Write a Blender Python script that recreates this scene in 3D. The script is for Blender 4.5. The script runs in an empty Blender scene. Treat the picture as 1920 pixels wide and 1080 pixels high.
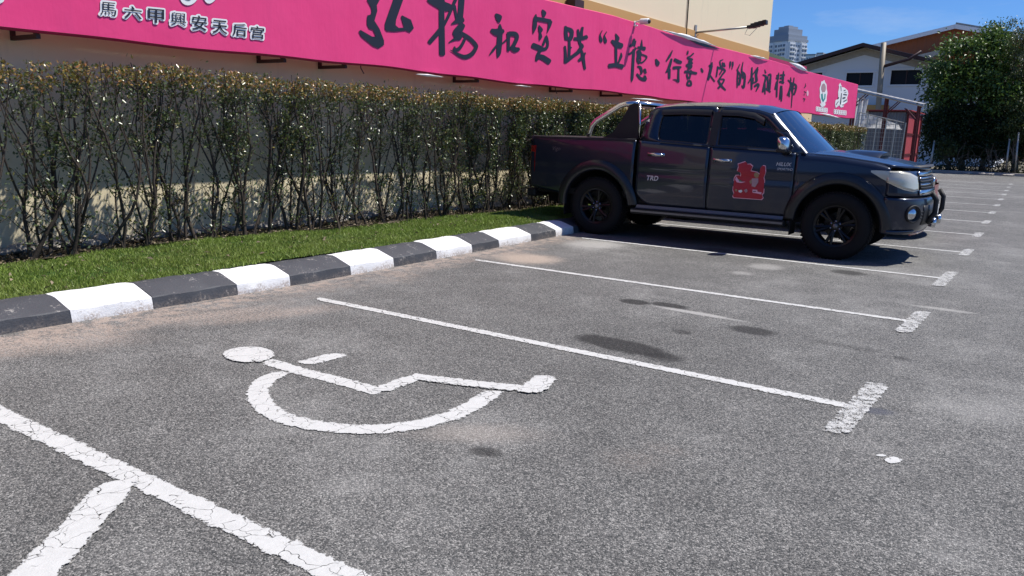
import bpy, bmesh, math, random
import numpy as np
from mathutils import Vector, Matrix, geometry
R = math.radians
rnd = random.Random(7)
nr = np.random.default_rng(11)
SC = bpy.context.scene
COL = SC.collection

# ------------------------------------------------------------------ camera
FPX, YAW, PITCH, ROLL = 1444.17, 0.5840, 0.2005, 0.0282      # solved from the stall grid
CAM = np.array([5.1478, 0.0, 1.3416])
def cam_axes():
    f = np.array([-math.sin(YAW)*math.cos(PITCH), math.cos(YAW)*math.cos(PITCH), -math.sin(PITCH)])
    r = np.array([math.cos(YAW), math.sin(YAW), 0.0]); u = np.cross(r, f)
    c, s = math.cos(ROLL), math.sin(ROLL)
    return c*r+s*u, -s*r+c*u, f
CR, CU, CF = cam_axes()
cd = bpy.data.cameras.new('camera'); cam = bpy.data.objects.new('camera', cd); COL.objects.link(cam)
cd.sensor_width = 36.0; cd.lens = FPX/1920*36.0; cd.clip_start = 0.05; cd.clip_end = 6000
cam.matrix_world = Matrix(((CR[0], CU[0], -CF[0], CAM[0]), (CR[1], CU[1], -CF[1], CAM[1]), (CR[2], CU[2], -CF[2], CAM[2]), (0, 0, 0, 1)))
SC.camera = cam
SC.render.resolution_x = 1024; SC.render.resolution_y = 576

# ------------------------------------------------------------------ sky, sun, exposure
SUND = Vector((0.41, 0.36, 1.0)).normalized()
wd = bpy.data.worlds.new('World'); SC.world = wd; wd.use_nodes = True
wn = wd.node_tree; wn.nodes.clear()
sky = wn.nodes.new('ShaderNodeTexSky'); sky.sky_type = 'NISHITA'; sky.sun_disc = False
sky.sun_elevation = math.asin(SUND.z); sky.sun_rotation = math.atan2(SUND.x, SUND.y)
sky.altitude = 20; sky.air_density = 1.0; sky.dust_density = 0.0; sky.ozone_density = 5.0
# thin high cloud wisps mixed into the sky dome
tc = wn.nodes.new('ShaderNodeTexCoord'); mp = wn.nodes.new('ShaderNodeMapping'); mp.inputs['Scale'].default_value = (1.2, 3.2, 6.0)
cn = wn.nodes.new('ShaderNodeTexNoise'); cn.inputs['Scale'].default_value = 2.2; cn.inputs['Detail'].default_value = 7; cn.inputs['Roughness'].default_value = .62
cr = wn.nodes.new('ShaderNodeValToRGB'); cr.color_ramp.elements[0].position = .56; cr.color_ramp.elements[1].position = .82
cr.color_ramp.elements[1].color = (.35, .35, .35, 1)
mx = wn.nodes.new('ShaderNodeMix'); mx.data_type = 'RGBA'; mx.inputs['B'].default_value = (9.0, 9.6, 10.2, 1)
bg = wn.nodes.new('ShaderNodeBackground'); bg.inputs['Strength'].default_value = 0.068
wo = wn.nodes.new('ShaderNodeOutputWorld')
L = wn.links.new
L(tc.outputs['Generated'], mp.inputs['Vector']); L(mp.outputs['Vector'], cn.inputs['Vector']); L(cn.outputs['Fac'], cr.inputs['Fac'])
tn = wn.nodes.new('ShaderNodeMix'); tn.data_type = 'RGBA'; tn.blend_type = 'MULTIPLY'; tn.inputs['Factor'].default_value = 1.0; tn.inputs['B'].default_value = (.62, .95, 1.45, 1)   # clear tropical blue
L(sky.outputs['Color'], tn.inputs['A']); L(cr.outputs['Color'], mx.inputs['Factor']); L(tn.outputs['Result'], mx.inputs['A']); L(mx.outputs['Result'], bg.inputs['Color']); L(bg.outputs['Background'], wo.inputs['Surface'])
sl = bpy.data.lights.new('sun', 'SUN'); sl.energy = 5.0; sl.angle = R(0.53); sl.color = (1.0, 0.955, 0.88)
so = bpy.data.objects.new('sun', sl); COL.objects.link(so); so.rotation_euler = SUND.to_track_quat('Z', 'Y').to_euler(); so.location = (10, 10, 30)
SC.view_settings.view_transform = 'Standard'; SC.view_settings.look = 'None'; SC.view_settings.gamma = 1.0
SC.view_settings.use_curve_mapping = False; SC.view_settings.exposure = 0.30
SC.render.engine = 'CYCLES'
SC.cycles.transparent_max_bounces = 24; SC.cycles.max_bounces = 8; SC.cycles.diffuse_bounces = 2

# ------------------------------------------------------------------ pixel rays (1920x1080 photo) to points on surfaces
def ray(px): return CF + CR*(px[0]-960)/FPX - CU*(px[1]-540)/FPX
def G(px, z=0.0):
    d = ray(px); p = CAM + d*(z-CAM[2])/d[2]; return p
def PY(px, Y):
    d = ray(px); return CAM + d*(Y-CAM[1])/d[1]
SLOPE = 0.06                                                     # the building stands 3.4 degrees off the stall grid
def WX(x0, Y): return x0 + SLOPE*(Y-3.0)
def PW(px, x0):
    d = ray(px); t = (x0-SLOPE*3.0-CAM[0])/(d[0]-SLOPE*d[1]); return CAM + t*d
XWALL, XBAN, XHEDGE = -2.32, -1.80, -1.88
WD = np.array([SLOPE, 1.0, 0])/math.hypot(SLOPE, 1); WN = np.array([1.0, -SLOPE, 0])/math.hypot(SLOPE, 1)

# ------------------------------------------------------------------ object helpers
def tag(o, label=None, cat=None, group=None, kind=None):
    if label: o['label'] = label
    if cat: o['category'] = cat
    if group: o['group'] = group
    if kind: o['kind'] = kind
    return o
def empty(name, loc=(0, 0, 0), rz=0.0, label=None, cat=None, group=None, kind=None):
    o = bpy.data.objects.new(name, None); COL.objects.link(o); o.location = loc; o.rotation_euler = (0, 0, rz); o.empty_display_size = .2
    return tag(o, label, cat, group, kind)
def link(name, me, mat=None, parent=None, loc=None, smooth=False, kind=None):
    if mat is not None:
        for m in (mat if isinstance(mat, (list, tuple)) else [mat]): me.materials.append(m)
    o = bpy.data.objects.new(name, me); COL.objects.link(o)
    if parent is not None: o.parent = parent
    if loc is not None: o.location = loc
    if smooth: me.polygons.foreach_set('use_smooth', [True]*len(me.polygons))
    if kind: o['kind'] = kind
    return o
def npmesh(name, v, f, col=None, uv=None):
    """v (N,3), f (M,k) all the same k"""
    v = np.asarray(v, np.float32); f = np.asarray(f, np.int32); M, k = f.shape
    me = bpy.data.meshes.new(name); me.vertices.add(len(v)); me.vertices.foreach_set('co', v.ravel())
    me.loops.add(M*k); me.loops.foreach_set('vertex_index', f.ravel())
    me.polygons.add(M); me.polygons.foreach_set('loop_start', np.arange(0, M*k, k, dtype=np.int32))
    try: me.polygons.foreach_set('loop_total', np.full(M, k, np.int32))
    except Exception: pass
    if col is not None:
        a = me.color_attributes.new('Col', 'FLOAT_COLOR', 'POINT'); c = np.ones((len(v), 4), np.float32); c[:, :3] = col; a.data.foreach_set('color', c.ravel())
    if uv is not None:
        l = me.uv_layers.new(name='UVMap'); l.data.foreach_set('uv', np.asarray(uv, np.float32)[f.ravel()].ravel())
    me.update(calc_edges=True); me.validate(); return me
class MB:
    """collects boxes, tubes, grids into one mesh"""
    def __init__(s): s.v = []; s.f = []
    def add(s, v, f):
        n = len(s.v); s.v += [tuple(map(float, p)) for p in v]; s.f += [tuple(i+n for i in q) for q in f]; return s
    def box(s, a, b, rz=0.0, piv=None):
        x0, y0, z0 = a; x1, y1, z1 = b
        v = [(x0, y0, z0), (x1, y0, z0), (x1, y1, z0), (x0, y1, z0), (x0, y0, z1), (x1, y0, z1), (x1, y1, z1), (x0, y1, z1)]
        return s.add(v, [(3, 2, 1, 0), (4, 5, 6, 7), (0, 1, 5, 4), (1, 2, 6, 5), (2, 3, 7, 6), (3, 0, 4, 7)])
    def obox(s, c, ax, ay, az):
        c, ax, ay, az = map(np.asarray, (c, ax, ay, az)); v = []
        for k in (-1, 1):
            for i, j in ((-1, -1), (1, -1), (1, 1), (-1, 1)): v.append(c+ax*i+ay*j+az*k)
        return s.add(v, [(3, 2, 1, 0), (4, 5, 6, 7), (0, 1, 5, 4), (1, 2, 6, 5), (2, 3, 7, 6), (3, 0, 4, 7)])
    def tube(s, pts, rad, n=8, cap=True):
        pts = [np.asarray(p, float) for p in pts]; rad = rad if hasattr(rad, '__len__') else [rad]*len(pts)
        v = []; f = []; ref = None
        for i, p in enumerate(pts):
            t = pts[min(i+1, len(pts)-1)]-pts[max(i-1, 0)]; t = t/(np.linalg.norm(t)+1e-9)
            if ref is None: ref = np.array([0, 0, 1.0]) if abs(t[2]) < .9 else np.array([1.0, 0, 0])
            a = np.cross(t, ref); a /= np.linalg.norm(a)+1e-9; b = np.cross(t, a); ref = -b if False else np.cross(a, t)
            for k in range(n):
                th = 2*math.pi*k/n; v.append(p+rad[i]*(a*math.cos(th)+b*math.sin(th)))
        for i in range(len(pts)-1):
            for k in range(n):
                k2 = (k+1) % n; f.append((i*n+k, i*n+k2, (i+1)*n+k2, (i+1)*n+k))
        if cap: f.append(tuple(range(n-1, -1, -1))); f.append(tuple((len(pts)-1)*n+k for k in range(n)))
        return s.add(v, f)
    def grid(s, P, flip=False):
        """P[i][j] points"""
        m, n = len(P), len(P[0]); v = [p for row in P for p in row]; f = []
        for i in range(m-1):
            for j in range(n-1):
                q = (i*n+j, i*n+j+1, (i+1)*n+j+1, (i+1)*n+j); f.append(q[::-1] if flip else q)
        return s.add(v, f)
    def lathe(s, prof, n=32, axis='y', c=(0, 0, 0)):
        """prof list of (r, h) turned about an axis through c"""
        P = []
        for k in range(n+1):
            th = 2*math.pi*k/n
            row = []
            for r, h in prof:
                a, b = r*math.cos(th), r*math.sin(th)
                row.append({'y': (c[0]+a, c[1]+h, c[2]+b), 'z': (c[0]+a, c[1]+b, c[2]+h), 'x': (c[0]+h, c[1]+a, c[2]+b)}[axis])
            P.append(row)
        return s.grid(P)
    def mesh(s, name='m', weld=0.0):
        me = bpy.data.meshes.new(name); me.from_pydata(s.v, [], s.f); me.validate(); me.update()
        if weld:
            bm = bmesh.new(); bm.from_mesh(me); bmesh.ops.remove_doubles(bm, verts=bm.verts, dist=weld); bmesh.ops.recalc_face_normals(bm, faces=bm.faces); bm.to_mesh(me); bm.free()
        return me
    def build(s, name, mat, parent=None, loc=None, smooth=False, weld=0.0, kind=None, bevel=0.0):
        o = link(name, s.mesh(name, weld), mat, parent, loc, smooth, kind)
        if bevel:
            b = o.modifiers.new('bevel', 'BEVEL'); b.width = bevel; b.segments = 2; b.limit_method = 'ANGLE'; b.angle_limit = R(40)
        return o
def autosmooth(o, ang=35):
    me = o.data; me.polygons.foreach_set('use_smooth', [True]*len(me.polygons))
    bm = bmesh.new(); bm.from_mesh(me)
    for e in bm.edges:
        if len(e.link_faces) == 2 and e.calc_face_angle(0) > R(ang): e.smooth = False
    bm.to_mesh(me); bm.free(); return o
def copy_tree(o, parent=None):
    c = o.copy(); COL.objects.link(c); c.parent = parent
    for ch in o.children: copy_tree(ch, c)
    return c
def interp(x, xs, ys): return float(np.interp(x, xs, ys))

# ------------------------------------------------------------------ materials
class NT:
    def __init__(s, name):
        s.m = bpy.data.materials.new(name); s.m.use_nodes = True; s.t = s.m.node_tree; s.t.nodes.clear()
        s.out = s.n('ShaderNodeOutputMaterial')
    def n(s, typ, **kw):
        nd = s.t.nodes.new(typ)
        for k, v in kw.items():
            if k in ('operation', 'data_type', 'blend_type', 'feature', 'distance', 'noise_dimensions', 'voronoi_dimensions', 'attribute_name', 'wave_type', 'bands_direction', 'wave_profile', 'clamp', 'interpolation_type', 'uv_map', 'use_clamp'): setattr(nd, k, v)
            else: s.set(nd.inputs[k.replace('_', ' ')], v)
        return nd
    def set(s, sock, v):
        if isinstance(v, bpy.types.NodeSocket): s.t.links.new(v, sock)
        else:
            if hasattr(sock.default_value, '__len__') and not isinstance(v, (int, float)) and len(v) == 3 and len(sock.default_value) == 4: v = (*v, 1)
            sock.default_value = v
    def math(s, op, a, b=None, c=None):
        nd = s.t.nodes.new('ShaderNodeMath'); nd.operation = op; s.set(nd.inputs[0], a)
        if b is not None: s.set(nd.inputs[1], b)
        if c is not None: s.set(nd.inputs[2], c)
        return nd.outputs[0]
    def mix(s, f, a, b, bt='MIX'):
        nd = s.t.nodes.new('ShaderNodeMix'); nd.data_type = 'RGBA'; nd.blend_type = bt
        s.set(nd.inputs[0], f); s.set(nd.inputs[6], a); s.set(nd.inputs[7], b); return nd.outputs[2]
    def ramp(s, f, stops):
        nd = s.t.nodes.new('ShaderNodeValToRGB'); r = nd.color_ramp
        while len(r.elements) < len(stops): r.elements.new(.5)
        for e, (p, c) in zip(r.elements, stops): e.position = p; e.color = (*c, 1) if hasattr(c, '__len__') else (c, c, c, 1)
        s.set(nd.inputs[0], f); return nd.outputs[0]
    def smooth(s, v, a, b):
        nd = s.t.nodes.new('ShaderNodeMapRange'); nd.interpolation_type = 'SMOOTHSTEP'
        s.set(nd.inputs[0], v); s.set(nd.inputs[1], a); s.set(nd.inputs[2], b); s.set(nd.inputs[3], 0.0); s.set(nd.inputs[4], 1.0); return nd.outputs[0]
    def pos(s): return s.n('ShaderNodeNewGeometry').outputs['Position']
    def obj(s): return s.n('ShaderNodeTexCoord').outputs['Object']
    def noise(s, vec, scale, detail=3, rough=.55, dist=0.0, col=False):
        nd = s.n('ShaderNodeTexNoise', Scale=scale, Detail=detail, Roughness=rough, Distortion=dist)
        if vec is not None: s.set(nd.inputs['Vector'], vec)
        return nd.outputs['Color' if col else 'Fac']
    def voro(s, vec, scale, feat='F1', out='Distance', rnd_=1.0):
        nd = s.t.nodes.new('ShaderNodeTexVoronoi'); nd.feature = feat; nd.inputs['Scale'].default_value = scale; nd.inputs['Randomness'].default_value = rnd_
        if vec is not None: s.set(nd.inputs['Vector'], vec)
        return nd.outputs[out]
    def bump(s, h, strength=.3, dist=.01):
        nd = s.n('ShaderNodeBump', Strength=strength, Distance=dist); s.set(nd.inputs['Height'], h); return nd.outputs['Normal']
    def bsdf(s, color=(.5, .5, .5), rough=.6, metal=0.0, normal=None, coat=0.0, spec=.5, **kw):
        nd = s.n('ShaderNodeBsdfPrincipled'); s.set(nd.inputs['Base Color'], color); s.set(nd.inputs['Roughness'], rough); s.set(nd.inputs['Metallic'], metal)
        s.set(nd.inputs['Specular IOR Level'], spec); s.set(nd.inputs['Coat Weight'], coat); nd.inputs['Coat Roughness'].default_value = .04
        if normal is not None: s.set(nd.inputs['Normal'], normal)
        for k, v in kw.items(): s.set(nd.inputs[k.replace('_', ' ')], v)
        return nd.outputs['BSDF']
    def done(s, sh): s.t.links.new(sh, s.out.inputs['Surface']); return s.m
def plain(name, color, rough=.6, metal=0.0, var=.12, scale=6.0, bump=.0, spec=.5, coat=0.0, bscale=60):
    t = NT(name); p = t.obj(); n = t.noise(p, scale, 5, .6)
    c = t.mix(n, [x*(1-var) for x in color], [min(1, x*(1+var)) for x in color])
    nb = t.bump(t.noise(p, bscale, 4), bump, .004) if bump else None
    return t.done(t.bsdf(c, t.math('MULTIPLY_ADD', n, .12, rough-.06), metal, nb, coat, spec))
M = {}
# asphalt --------------------------------------------------------
def ell_mask(t, p, c, rx, ry, ang, soft, nz):
    """soft-edged irregular blot round a ground point"""
    mp = t.n('ShaderNodeMapping'); mp.vector_type = 'POINT'
    sub = t.n('ShaderNodeVectorMath'); sub.operation = 'SUBTRACT'; t.set(sub.inputs[0], p); sub.inputs[1].default_value = (c[0], c[1], 0)
    t.set(mp.inputs['Vector'], sub.outputs[0]); mp.inputs['Rotation'].default_value = (0, 0, -ang)
    sc = t.n('ShaderNodeVectorMath'); sc.operation = 'MULTIPLY'; t.set(sc.inputs[0], mp.outputs[0]); sc.inputs[1].default_value = (1/rx, 1/ry, 0)
    ln = t.n('ShaderNodeVectorMath'); ln.operation = 'LENGTH'; t.set(ln.inputs[0], sc.outputs[0])
    d = t.math('ADD', ln.outputs['Value'], t.math('MULTIPLY_ADD', nz, .9, -.45))
    return t.math('SUBTRACT', 1.0, t.smooth(d, 1-soft, 1+soft))
def asphalt():
    t = NT('asphalt'); p = t.pos()
    big = t.noise(p, .35, 4, .6); mid = t.noise(p, 2.3, 5, .62); n3 = t.noise(p, 9.0, 4, .6)
    cell = t.n('ShaderNodeSeparateColor'); t.set(cell.inputs[0], t.voro(p, 185, out='Color'))
    cell2 = t.n('ShaderNodeSeparateColor'); t.set(cell2.inputs[0], t.voro(p, 330, out='Color'))
    f1 = t.voro(p, 185)
    stone = t.ramp(t.math('MULTIPLY_ADD', cell2.outputs[1], .35, t.math('MULTIPLY', cell.outputs[0], .68)), [(.10, (.024, .032, .034)), (.38, (.098, .099, .102)), (.66, (.185, .185, .185)), (.94, (.47, .465, .455))])
    tone = t.math('ADD', t.math('MULTIPLY_ADD', big, .66, .31), t.math('MULTIPLY_ADD', mid, .58, -.16))
    base = t.mix(1.0, t.mix(1.0, stone, (1.02, 1.0, .965), 'MULTIPLY'), tone, 'MULTIPLY')
    pale = t.smooth(t.math('MULTIPLY_ADD', mid, .5, t.math('MULTIPLY', big, .6)), .54, .74)
    base = t.mix(t.math('MULTIPLY', pale, .33), base, (.30, .295, .285))
    # sandy wash along the kerb
    sp = t.n('ShaderNodeSeparateXYZ'); t.set(sp.inputs[0], p)
    wob = t.math('ADD', sp.outputs[0], t.math('MULTIPLY_ADD', t.noise(p, 1.1, 4, .65), -1.5, .75))
    gr = t.noise(p, 55, 4, .75)
    band = t.math('MULTIPLY', t.smooth(wob, .62, .05), t.smooth(t.math('MULTIPLY_ADD', n3, .55, t.math('MULTIPLY', gr, .5)), .44, .60))
    band = t.math('MULTIPLY', band, t.smooth(sp.outputs[1], 14.0, 7.5))
    base = t.mix(t.math('MULTIPLY', band, .68), base, (.42, .33, .27))
    nst = t.math('MULTIPLY_ADD', n3, .75, t.math('MULTIPLY_ADD', gr, .75, -.25))
    for px, rx, ry, ang, soft, k, colr in STAINS:
        c = G(px); m = ell_mask(t, p, c, rx, ry, ang, soft*.75, nst)
        m = t.math('MULTIPLY', m, t.smooth(gr, .40, .58) if colr is TN else t.math('MULTIPLY_ADD', t.smooth(gr, .30, .52), .55, .45))      # soaks in round the stones
        base = t.mix(t.math('MULTIPLY', m, k), base, colr)
    h = t.math('ADD', t.math('MULTIPLY', f1, -1.0), t.math('MULTIPLY', t.noise(p, 420, 2), .35))
    rough = t.math('MULTIPLY_ADD', mid, .15, .74)
    return t.done(t.bsdf(base, rough, 0, t.bump(h, .55, .006), 0, .35))
DK = (.012, .0115, .0115); PL = (.42, .41, .39); TN = (.43, .345, .29)
STAINS = [((1165, 648), .35, .14, -.12, .30, .88, DK), ((1245, 670), .12, .09, 0, .6, .7, DK), ((1190, 566), .13, .09, 0, .3, .9, DK), ((1255, 573), .15, .09, -.1, .3, .88, DK),
          ((1410, 620), .17, .11, 0, .35, .8, DK), ((1280, 623), .07, .05, 0, .5, .6, DK), ((1590, 511), .16, .14, 0, .5, .8, DK), ((910, 847), .07, .045, .3, .6, .75, DK),
          ((1345, 469), .22, .16, 0, .6, .6, DK), ((1305, 587), .34, .045, float(np.arctan2(*(G((1380, 601))-G((1225, 574)))[1::-1])), .5, .55, (.50, .49, .47)), ((1190, 862), .13, .10, .5, .9, .13, TN), ((1250, 842), .10, .05, 0, .9, .13, TN),
          ((890, 812), .26, .10, .6, .9, .25, (.46, .40, .35)), ((1115, 458), .30, .38, 0, .7, .62, PL), ((990, 485), .32, .30, 0, .7, .65, (.50, .40, .32)), ((1435, 500), .17, .20, 0, .6, .42, PL),
          ((1390, 512), .10, .10, 0, .6, .4, PL), ((1770, 580), .22, .05, 0, .6, .5, PL), ((1560, 645), .14, .05, 0, .6, .3, DK), ((1620, 655), .10, .05, 0, .6, .3, DK), ((1690, 672), .05, .04, 0, .7, .55, DK),
          ((500, 590), .55, .14, 1.2, .9, .55, TN), ((395, 590), .5, .09, 1.3, .8, .6, TN), ((60, 645), .5, .22, .9, 1.0, .55, TN), ((1640, 770), .09, .05, .3, .6, .7, (.05, .055, .08))]
M['asphalt'] = asphalt()
def road_paint():
    t = NT('road_paint'); p = t.pos(); uv = t.n('ShaderNodeUVMap').outputs[0]; s = t.n('ShaderNodeSeparateXYZ'); t.set(s.inputs[0], uv)
    n = t.noise(p, 26, 5, .7); fine = t.noise(p, 130, 3, .7); mid = t.noise(p, 4.0, 3, .6)
    ed = t.math('ADD', s.outputs[0], t.math('MULTIPLY_ADD', n, .070, -.040)); ed = t.math('ADD', ed, t.math('MULTIPLY_ADD', fine, .024, -.012))
    mask = t.smooth(ed, .001, .005)
    wv = t.n('ShaderNodeVectorMath'); wv.operation = 'ADD'; t.set(wv.inputs[0], p); 
    nc = t.noise(p, 9, 3, .6, col=True); sc = t.n('ShaderNodeVectorMath'); sc.operation = 'SCALE'; t.set(sc.inputs[0], nc); sc.inputs['Scale'].default_value = .10; t.set(wv.inputs[1], sc.outputs[0])
    cr = t.voro(wv.outputs[0], 6.5, 'DISTANCE_TO_EDGE'); crm = t.smooth(cr, .003, .012)
    crk = t.math('MAXIMUM', crm, t.smooth(mid, .55, .47))
    cr2 = t.voro(wv.outputs[0], 17, 'DISTANCE_TO_EDGE'); crk2 = t.math('MAXIMUM', t.smooth(cr2, .006, .03), t.smooth(mid, .45, .50))
    wear = t.math('ADD', s.outputs[1], 0.0)
    wn_ = t.math('MULTIPLY_ADD', fine, .55, t.math('MULTIPLY', n, .5))
    keep = t.smooth(wn_, t.math('SUBTRACT', wear, .05), t.math('ADD', wear, .04))
    mask = t.math('MULTIPLY', t.math('MULTIPLY', mask, keep), t.math('MULTIPLY', crk, crk2))
    c = t.mix(n, (.60, .60, .59), (.42, .42, .41)); c = t.mix(t.smooth(fine, .56, .74), c, (.42, .42, .41))
    sh = t.bsdf(c, .7, 0, t.bump(t.math('ADD', fine, n), .5, .004), 0, .3)
    ms = t.n('ShaderNodeMixShader'); t.set(ms.inputs[0], mask); t.t.links.new(t.n('ShaderNodeBsdfTransparent').outputs[0], ms.inputs[1]); t.t.links.new(sh, ms.inputs[2])
    return t.done(ms.outputs[0])
M['paint'] = road_paint()
def kerb_mat(name, col, dirt, k):
    t = NT(name); p = t.pos(); n = t.noise(p, 7, 6, .65); f = t.noise(p, 60, 5, .7); s = t.n('ShaderNodeSeparateXYZ'); t.set(s.inputs[0], p)
    c = t.mix(n, [x*.86 for x in col], col)
    low = t.math('MULTIPLY', t.smooth(t.math('ADD', s.outputs[2], t.math('MULTIPLY_ADD', n, -.22, .11)), .075, -.005), t.smooth(f, .38, .56))
    c = t.mix(t.math('MULTIPLY', low, k), c, dirt)
    chip = t.smooth(t.math('MULTIPLY_ADD', n, .5, t.math('MULTIPLY', f, .5)), .565, .61)
    c = t.mix(t.math('MULTIPLY', chip, .7), c, (.33, .31, .29))
    return t.done(t.bsdf(c, .62, 0, t.bump(t.math('ADD', f, t.math('MULTIPLY', n, 2.0)), .45, .008), 0, .4))
M['kerb_w'] = kerb_mat('kerb_white', (.82, .82, .82), (.36, .29, .24), .85)
M['kerb_b'] = kerb_mat('kerb_black', (.058, .062, .072), (.24, .20, .17), .45)
def plaster(name, col, streak=.25):
    t = NT(name); p = t.pos(); n = t.noise(p, .8, 5, .6)
    mp = t.n('ShaderNodeMapping'); t.set(mp.inputs[0], p); mp.inputs['Scale'].default_value = (3, 3, .35); st = t.noise(mp.outputs[0], 2.2, 5, .65)
    c = t.mix(n, [x*.93 for x in col], col); c = t.mix(t.math('MULTIPLY', t.smooth(st, .58, .8), streak), c, (.35, .31, .25))
    return t.done(t.bsdf(c, .85, 0, t.bump(t.noise(p, 90, 4, .7), .25, .004), 0, .25))
M['cream'] = plaster('cream_plaster', (.82, .72, .50)); M['ochre'] = plaster('ochre_plaster', (.55, .34, .13)); M['greywhite'] = plaster('painted_render', (.72, .75, .80), .12)
M['conc'] = plain('rough_concrete', (.36, .33, .29), .85, 0, .35, 5, .8)
def leafmat(name, rough=.38, trans=.35, spec=.5):
    t = NT(name); a = t.n('ShaderNodeVertexColor'); a.layer_name = 'Col'; c = a.outputs[0]
    n = t.noise(t.obj(), 30, 2); c = t.mix(t.math('MULTIPLY', n, .35), c, (.01, .02, .008))
    b = t.bsdf(c, rough, 0, None, 0, spec)
    tr = t.n('ShaderNodeBsdfTranslucent'); t.set(tr.inputs[0], t.mix(.5, c, (.10, .16, .02)))
    ms = t.n('ShaderNodeMixShader'); ms.inputs[0].default_value = trans; t.t.links.new(b, ms.inputs[1]); t.t.links.new(tr.outputs[0], ms.inputs[2])
    return t.done(ms.outputs[0])
M['leaf'] = leafmat('hedge_leaf', .30, .22, .6); M['treeleaf'] = leafmat('tree_leaf', .40, .25, .45); M['grass'] = leafmat('grass_blade', .5, .35, .35); M['litter'] = leafmat('dead_leaf', .8, .1, .2)
M['bark'] = plain('hedge_bark', (.055, .042, .032), .85, 0, .4, 22, .8, .3); M['tbark'] = plain('tree_bark', (.16, .13, .10), .9, 0, .4, 5, .9, .2)
def lawnmat():
    t = NT('lawn'); p = t.pos(); n = t.noise(p, 3, 5, .6); f = t.noise(p, 70, 4, .7); c = t.mix(f, (.020, .045, .010), (.065, .13, .022)); c = t.mix(t.smooth(n, .55, .75), c, (.11, .10, .05))
    return t.done(t.bsdf(c, .9, 0, t.bump(f, .8, .02), 0, .2))
M['lawn'] = lawnmat()
def soilmat():
    t = NT('soil'); p = t.pos(); n = t.noise(p, 6, 6, .7); f = t.noise(p, 60, 4, .7); c = t.mix(f, (.035, .026, .018), (.13, .105, .08)); c = t.mix(t.smooth(n, .52, .7), c, (.26, .22, .17))
    return t.done(t.bsdf(c, .95, 0, t.bump(t.math('ADD', f, n), 1.0, .03), 0, .2))
M['soil'] = soilmat()
def vinyl():
    t = NT('pink_vinyl'); p = t.pos(); n = t.noise(p, 1.3, 5, .6); mp = t.n('ShaderNodeMapping'); t.set(mp.inputs[0], p); mp.inputs['Scale'].default_value = (1, 1.6, .25)
    st = t.noise(mp.outputs[0], 1.7, 5, .6); f = t.noise(p, 30, 3)
    c = t.mix(n, (.76, .040, .185), (.82, .070, .232)); c = t.mix(t.math('MULTIPLY', t.smooth(st, .52, .8), .30), c, (.62, .05, .19)); c = t.mix(t.math('MULTIPLY', t.smooth(f, .70, .8), .16), c, (.25, .03, .1))
    return t.done(t.bsdf(c, .48, 0, t.bump(t.math('ADD', n, t.math('MULTIPLY', st, .8)), .35, .03), 0, .35))
M['pink'] = vinyl()
M['pinkdark'] = plain('dark_pink_sheet', (.42, .02, .10), .5, 0, .15); M['ink'] = plain('printed_ink', (.010, .011, .022), .5, 0, .1); M['white'] = plain('printed_white', (.82, .82, .82), .5, 0, .05)
M['teal'] = plain('printed_teal', (.02, .28, .27), .5); M['greypink'] = plain('printed_grey_pink', (.42, .26, .28), .5); M['palepink'] = plain('printed_pale_pink', (.80, .42, .52), .5)
M['steel'] = plain('dark_red_steel', (.05, .022, .022), .55, .2, .3); M['galv'] = plain('galvanised_steel', (.42, .41, .37), .45, .6, .2); M['black'] = plain('black_plastic', (.012, .012, .013), .5, 0, .2)
M['whitepl'] = plain('white_plastic', (.75, .75, .75), .4)
def tarpmat():
    t = NT('white_tarpaulin'); n = t.noise(t.obj(), 3, 4); c = t.mix(n, (.70, .72, .74), (.84, .85, .86)); tr = t.n('ShaderNodeBsdfTranslucent'); t.set(tr.inputs[0], c); ms = t.n('ShaderNodeMixShader'); ms.inputs[0].default_value = .5
    t.t.links.new(t.bsdf(c, .6, 0, t.bump(n, .4, .03)), ms.inputs[1]); t.t.links.new(tr.outputs[0], ms.inputs[2]); return t.done(ms.outputs[0])
M['tarp'] = tarpmat()

# ================================================================== SETTING
def sheet(name, x0, x1, y0, y1, z, mat, nx=1, ny=1):
    b = MB(); b.grid([[(x0+(x1-x0)*i/nx, y0+(y1-y0)*j/ny, z) for j in range(ny+1)] for i in range(nx+1)], flip=True)
    return b.build(name, mat)
gm = plain('dry_earth', (.13, .115, .08), .95, 0, .4, .6, .6)
tag(sheet('ground', -2500, 2500, -300, 4000, -.06, gm), kind='structure')
lot = tag(sheet('parking_lot', -.14, 46, -16, 41.2, 0.0, M['asphalt']), kind='structure')

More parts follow.
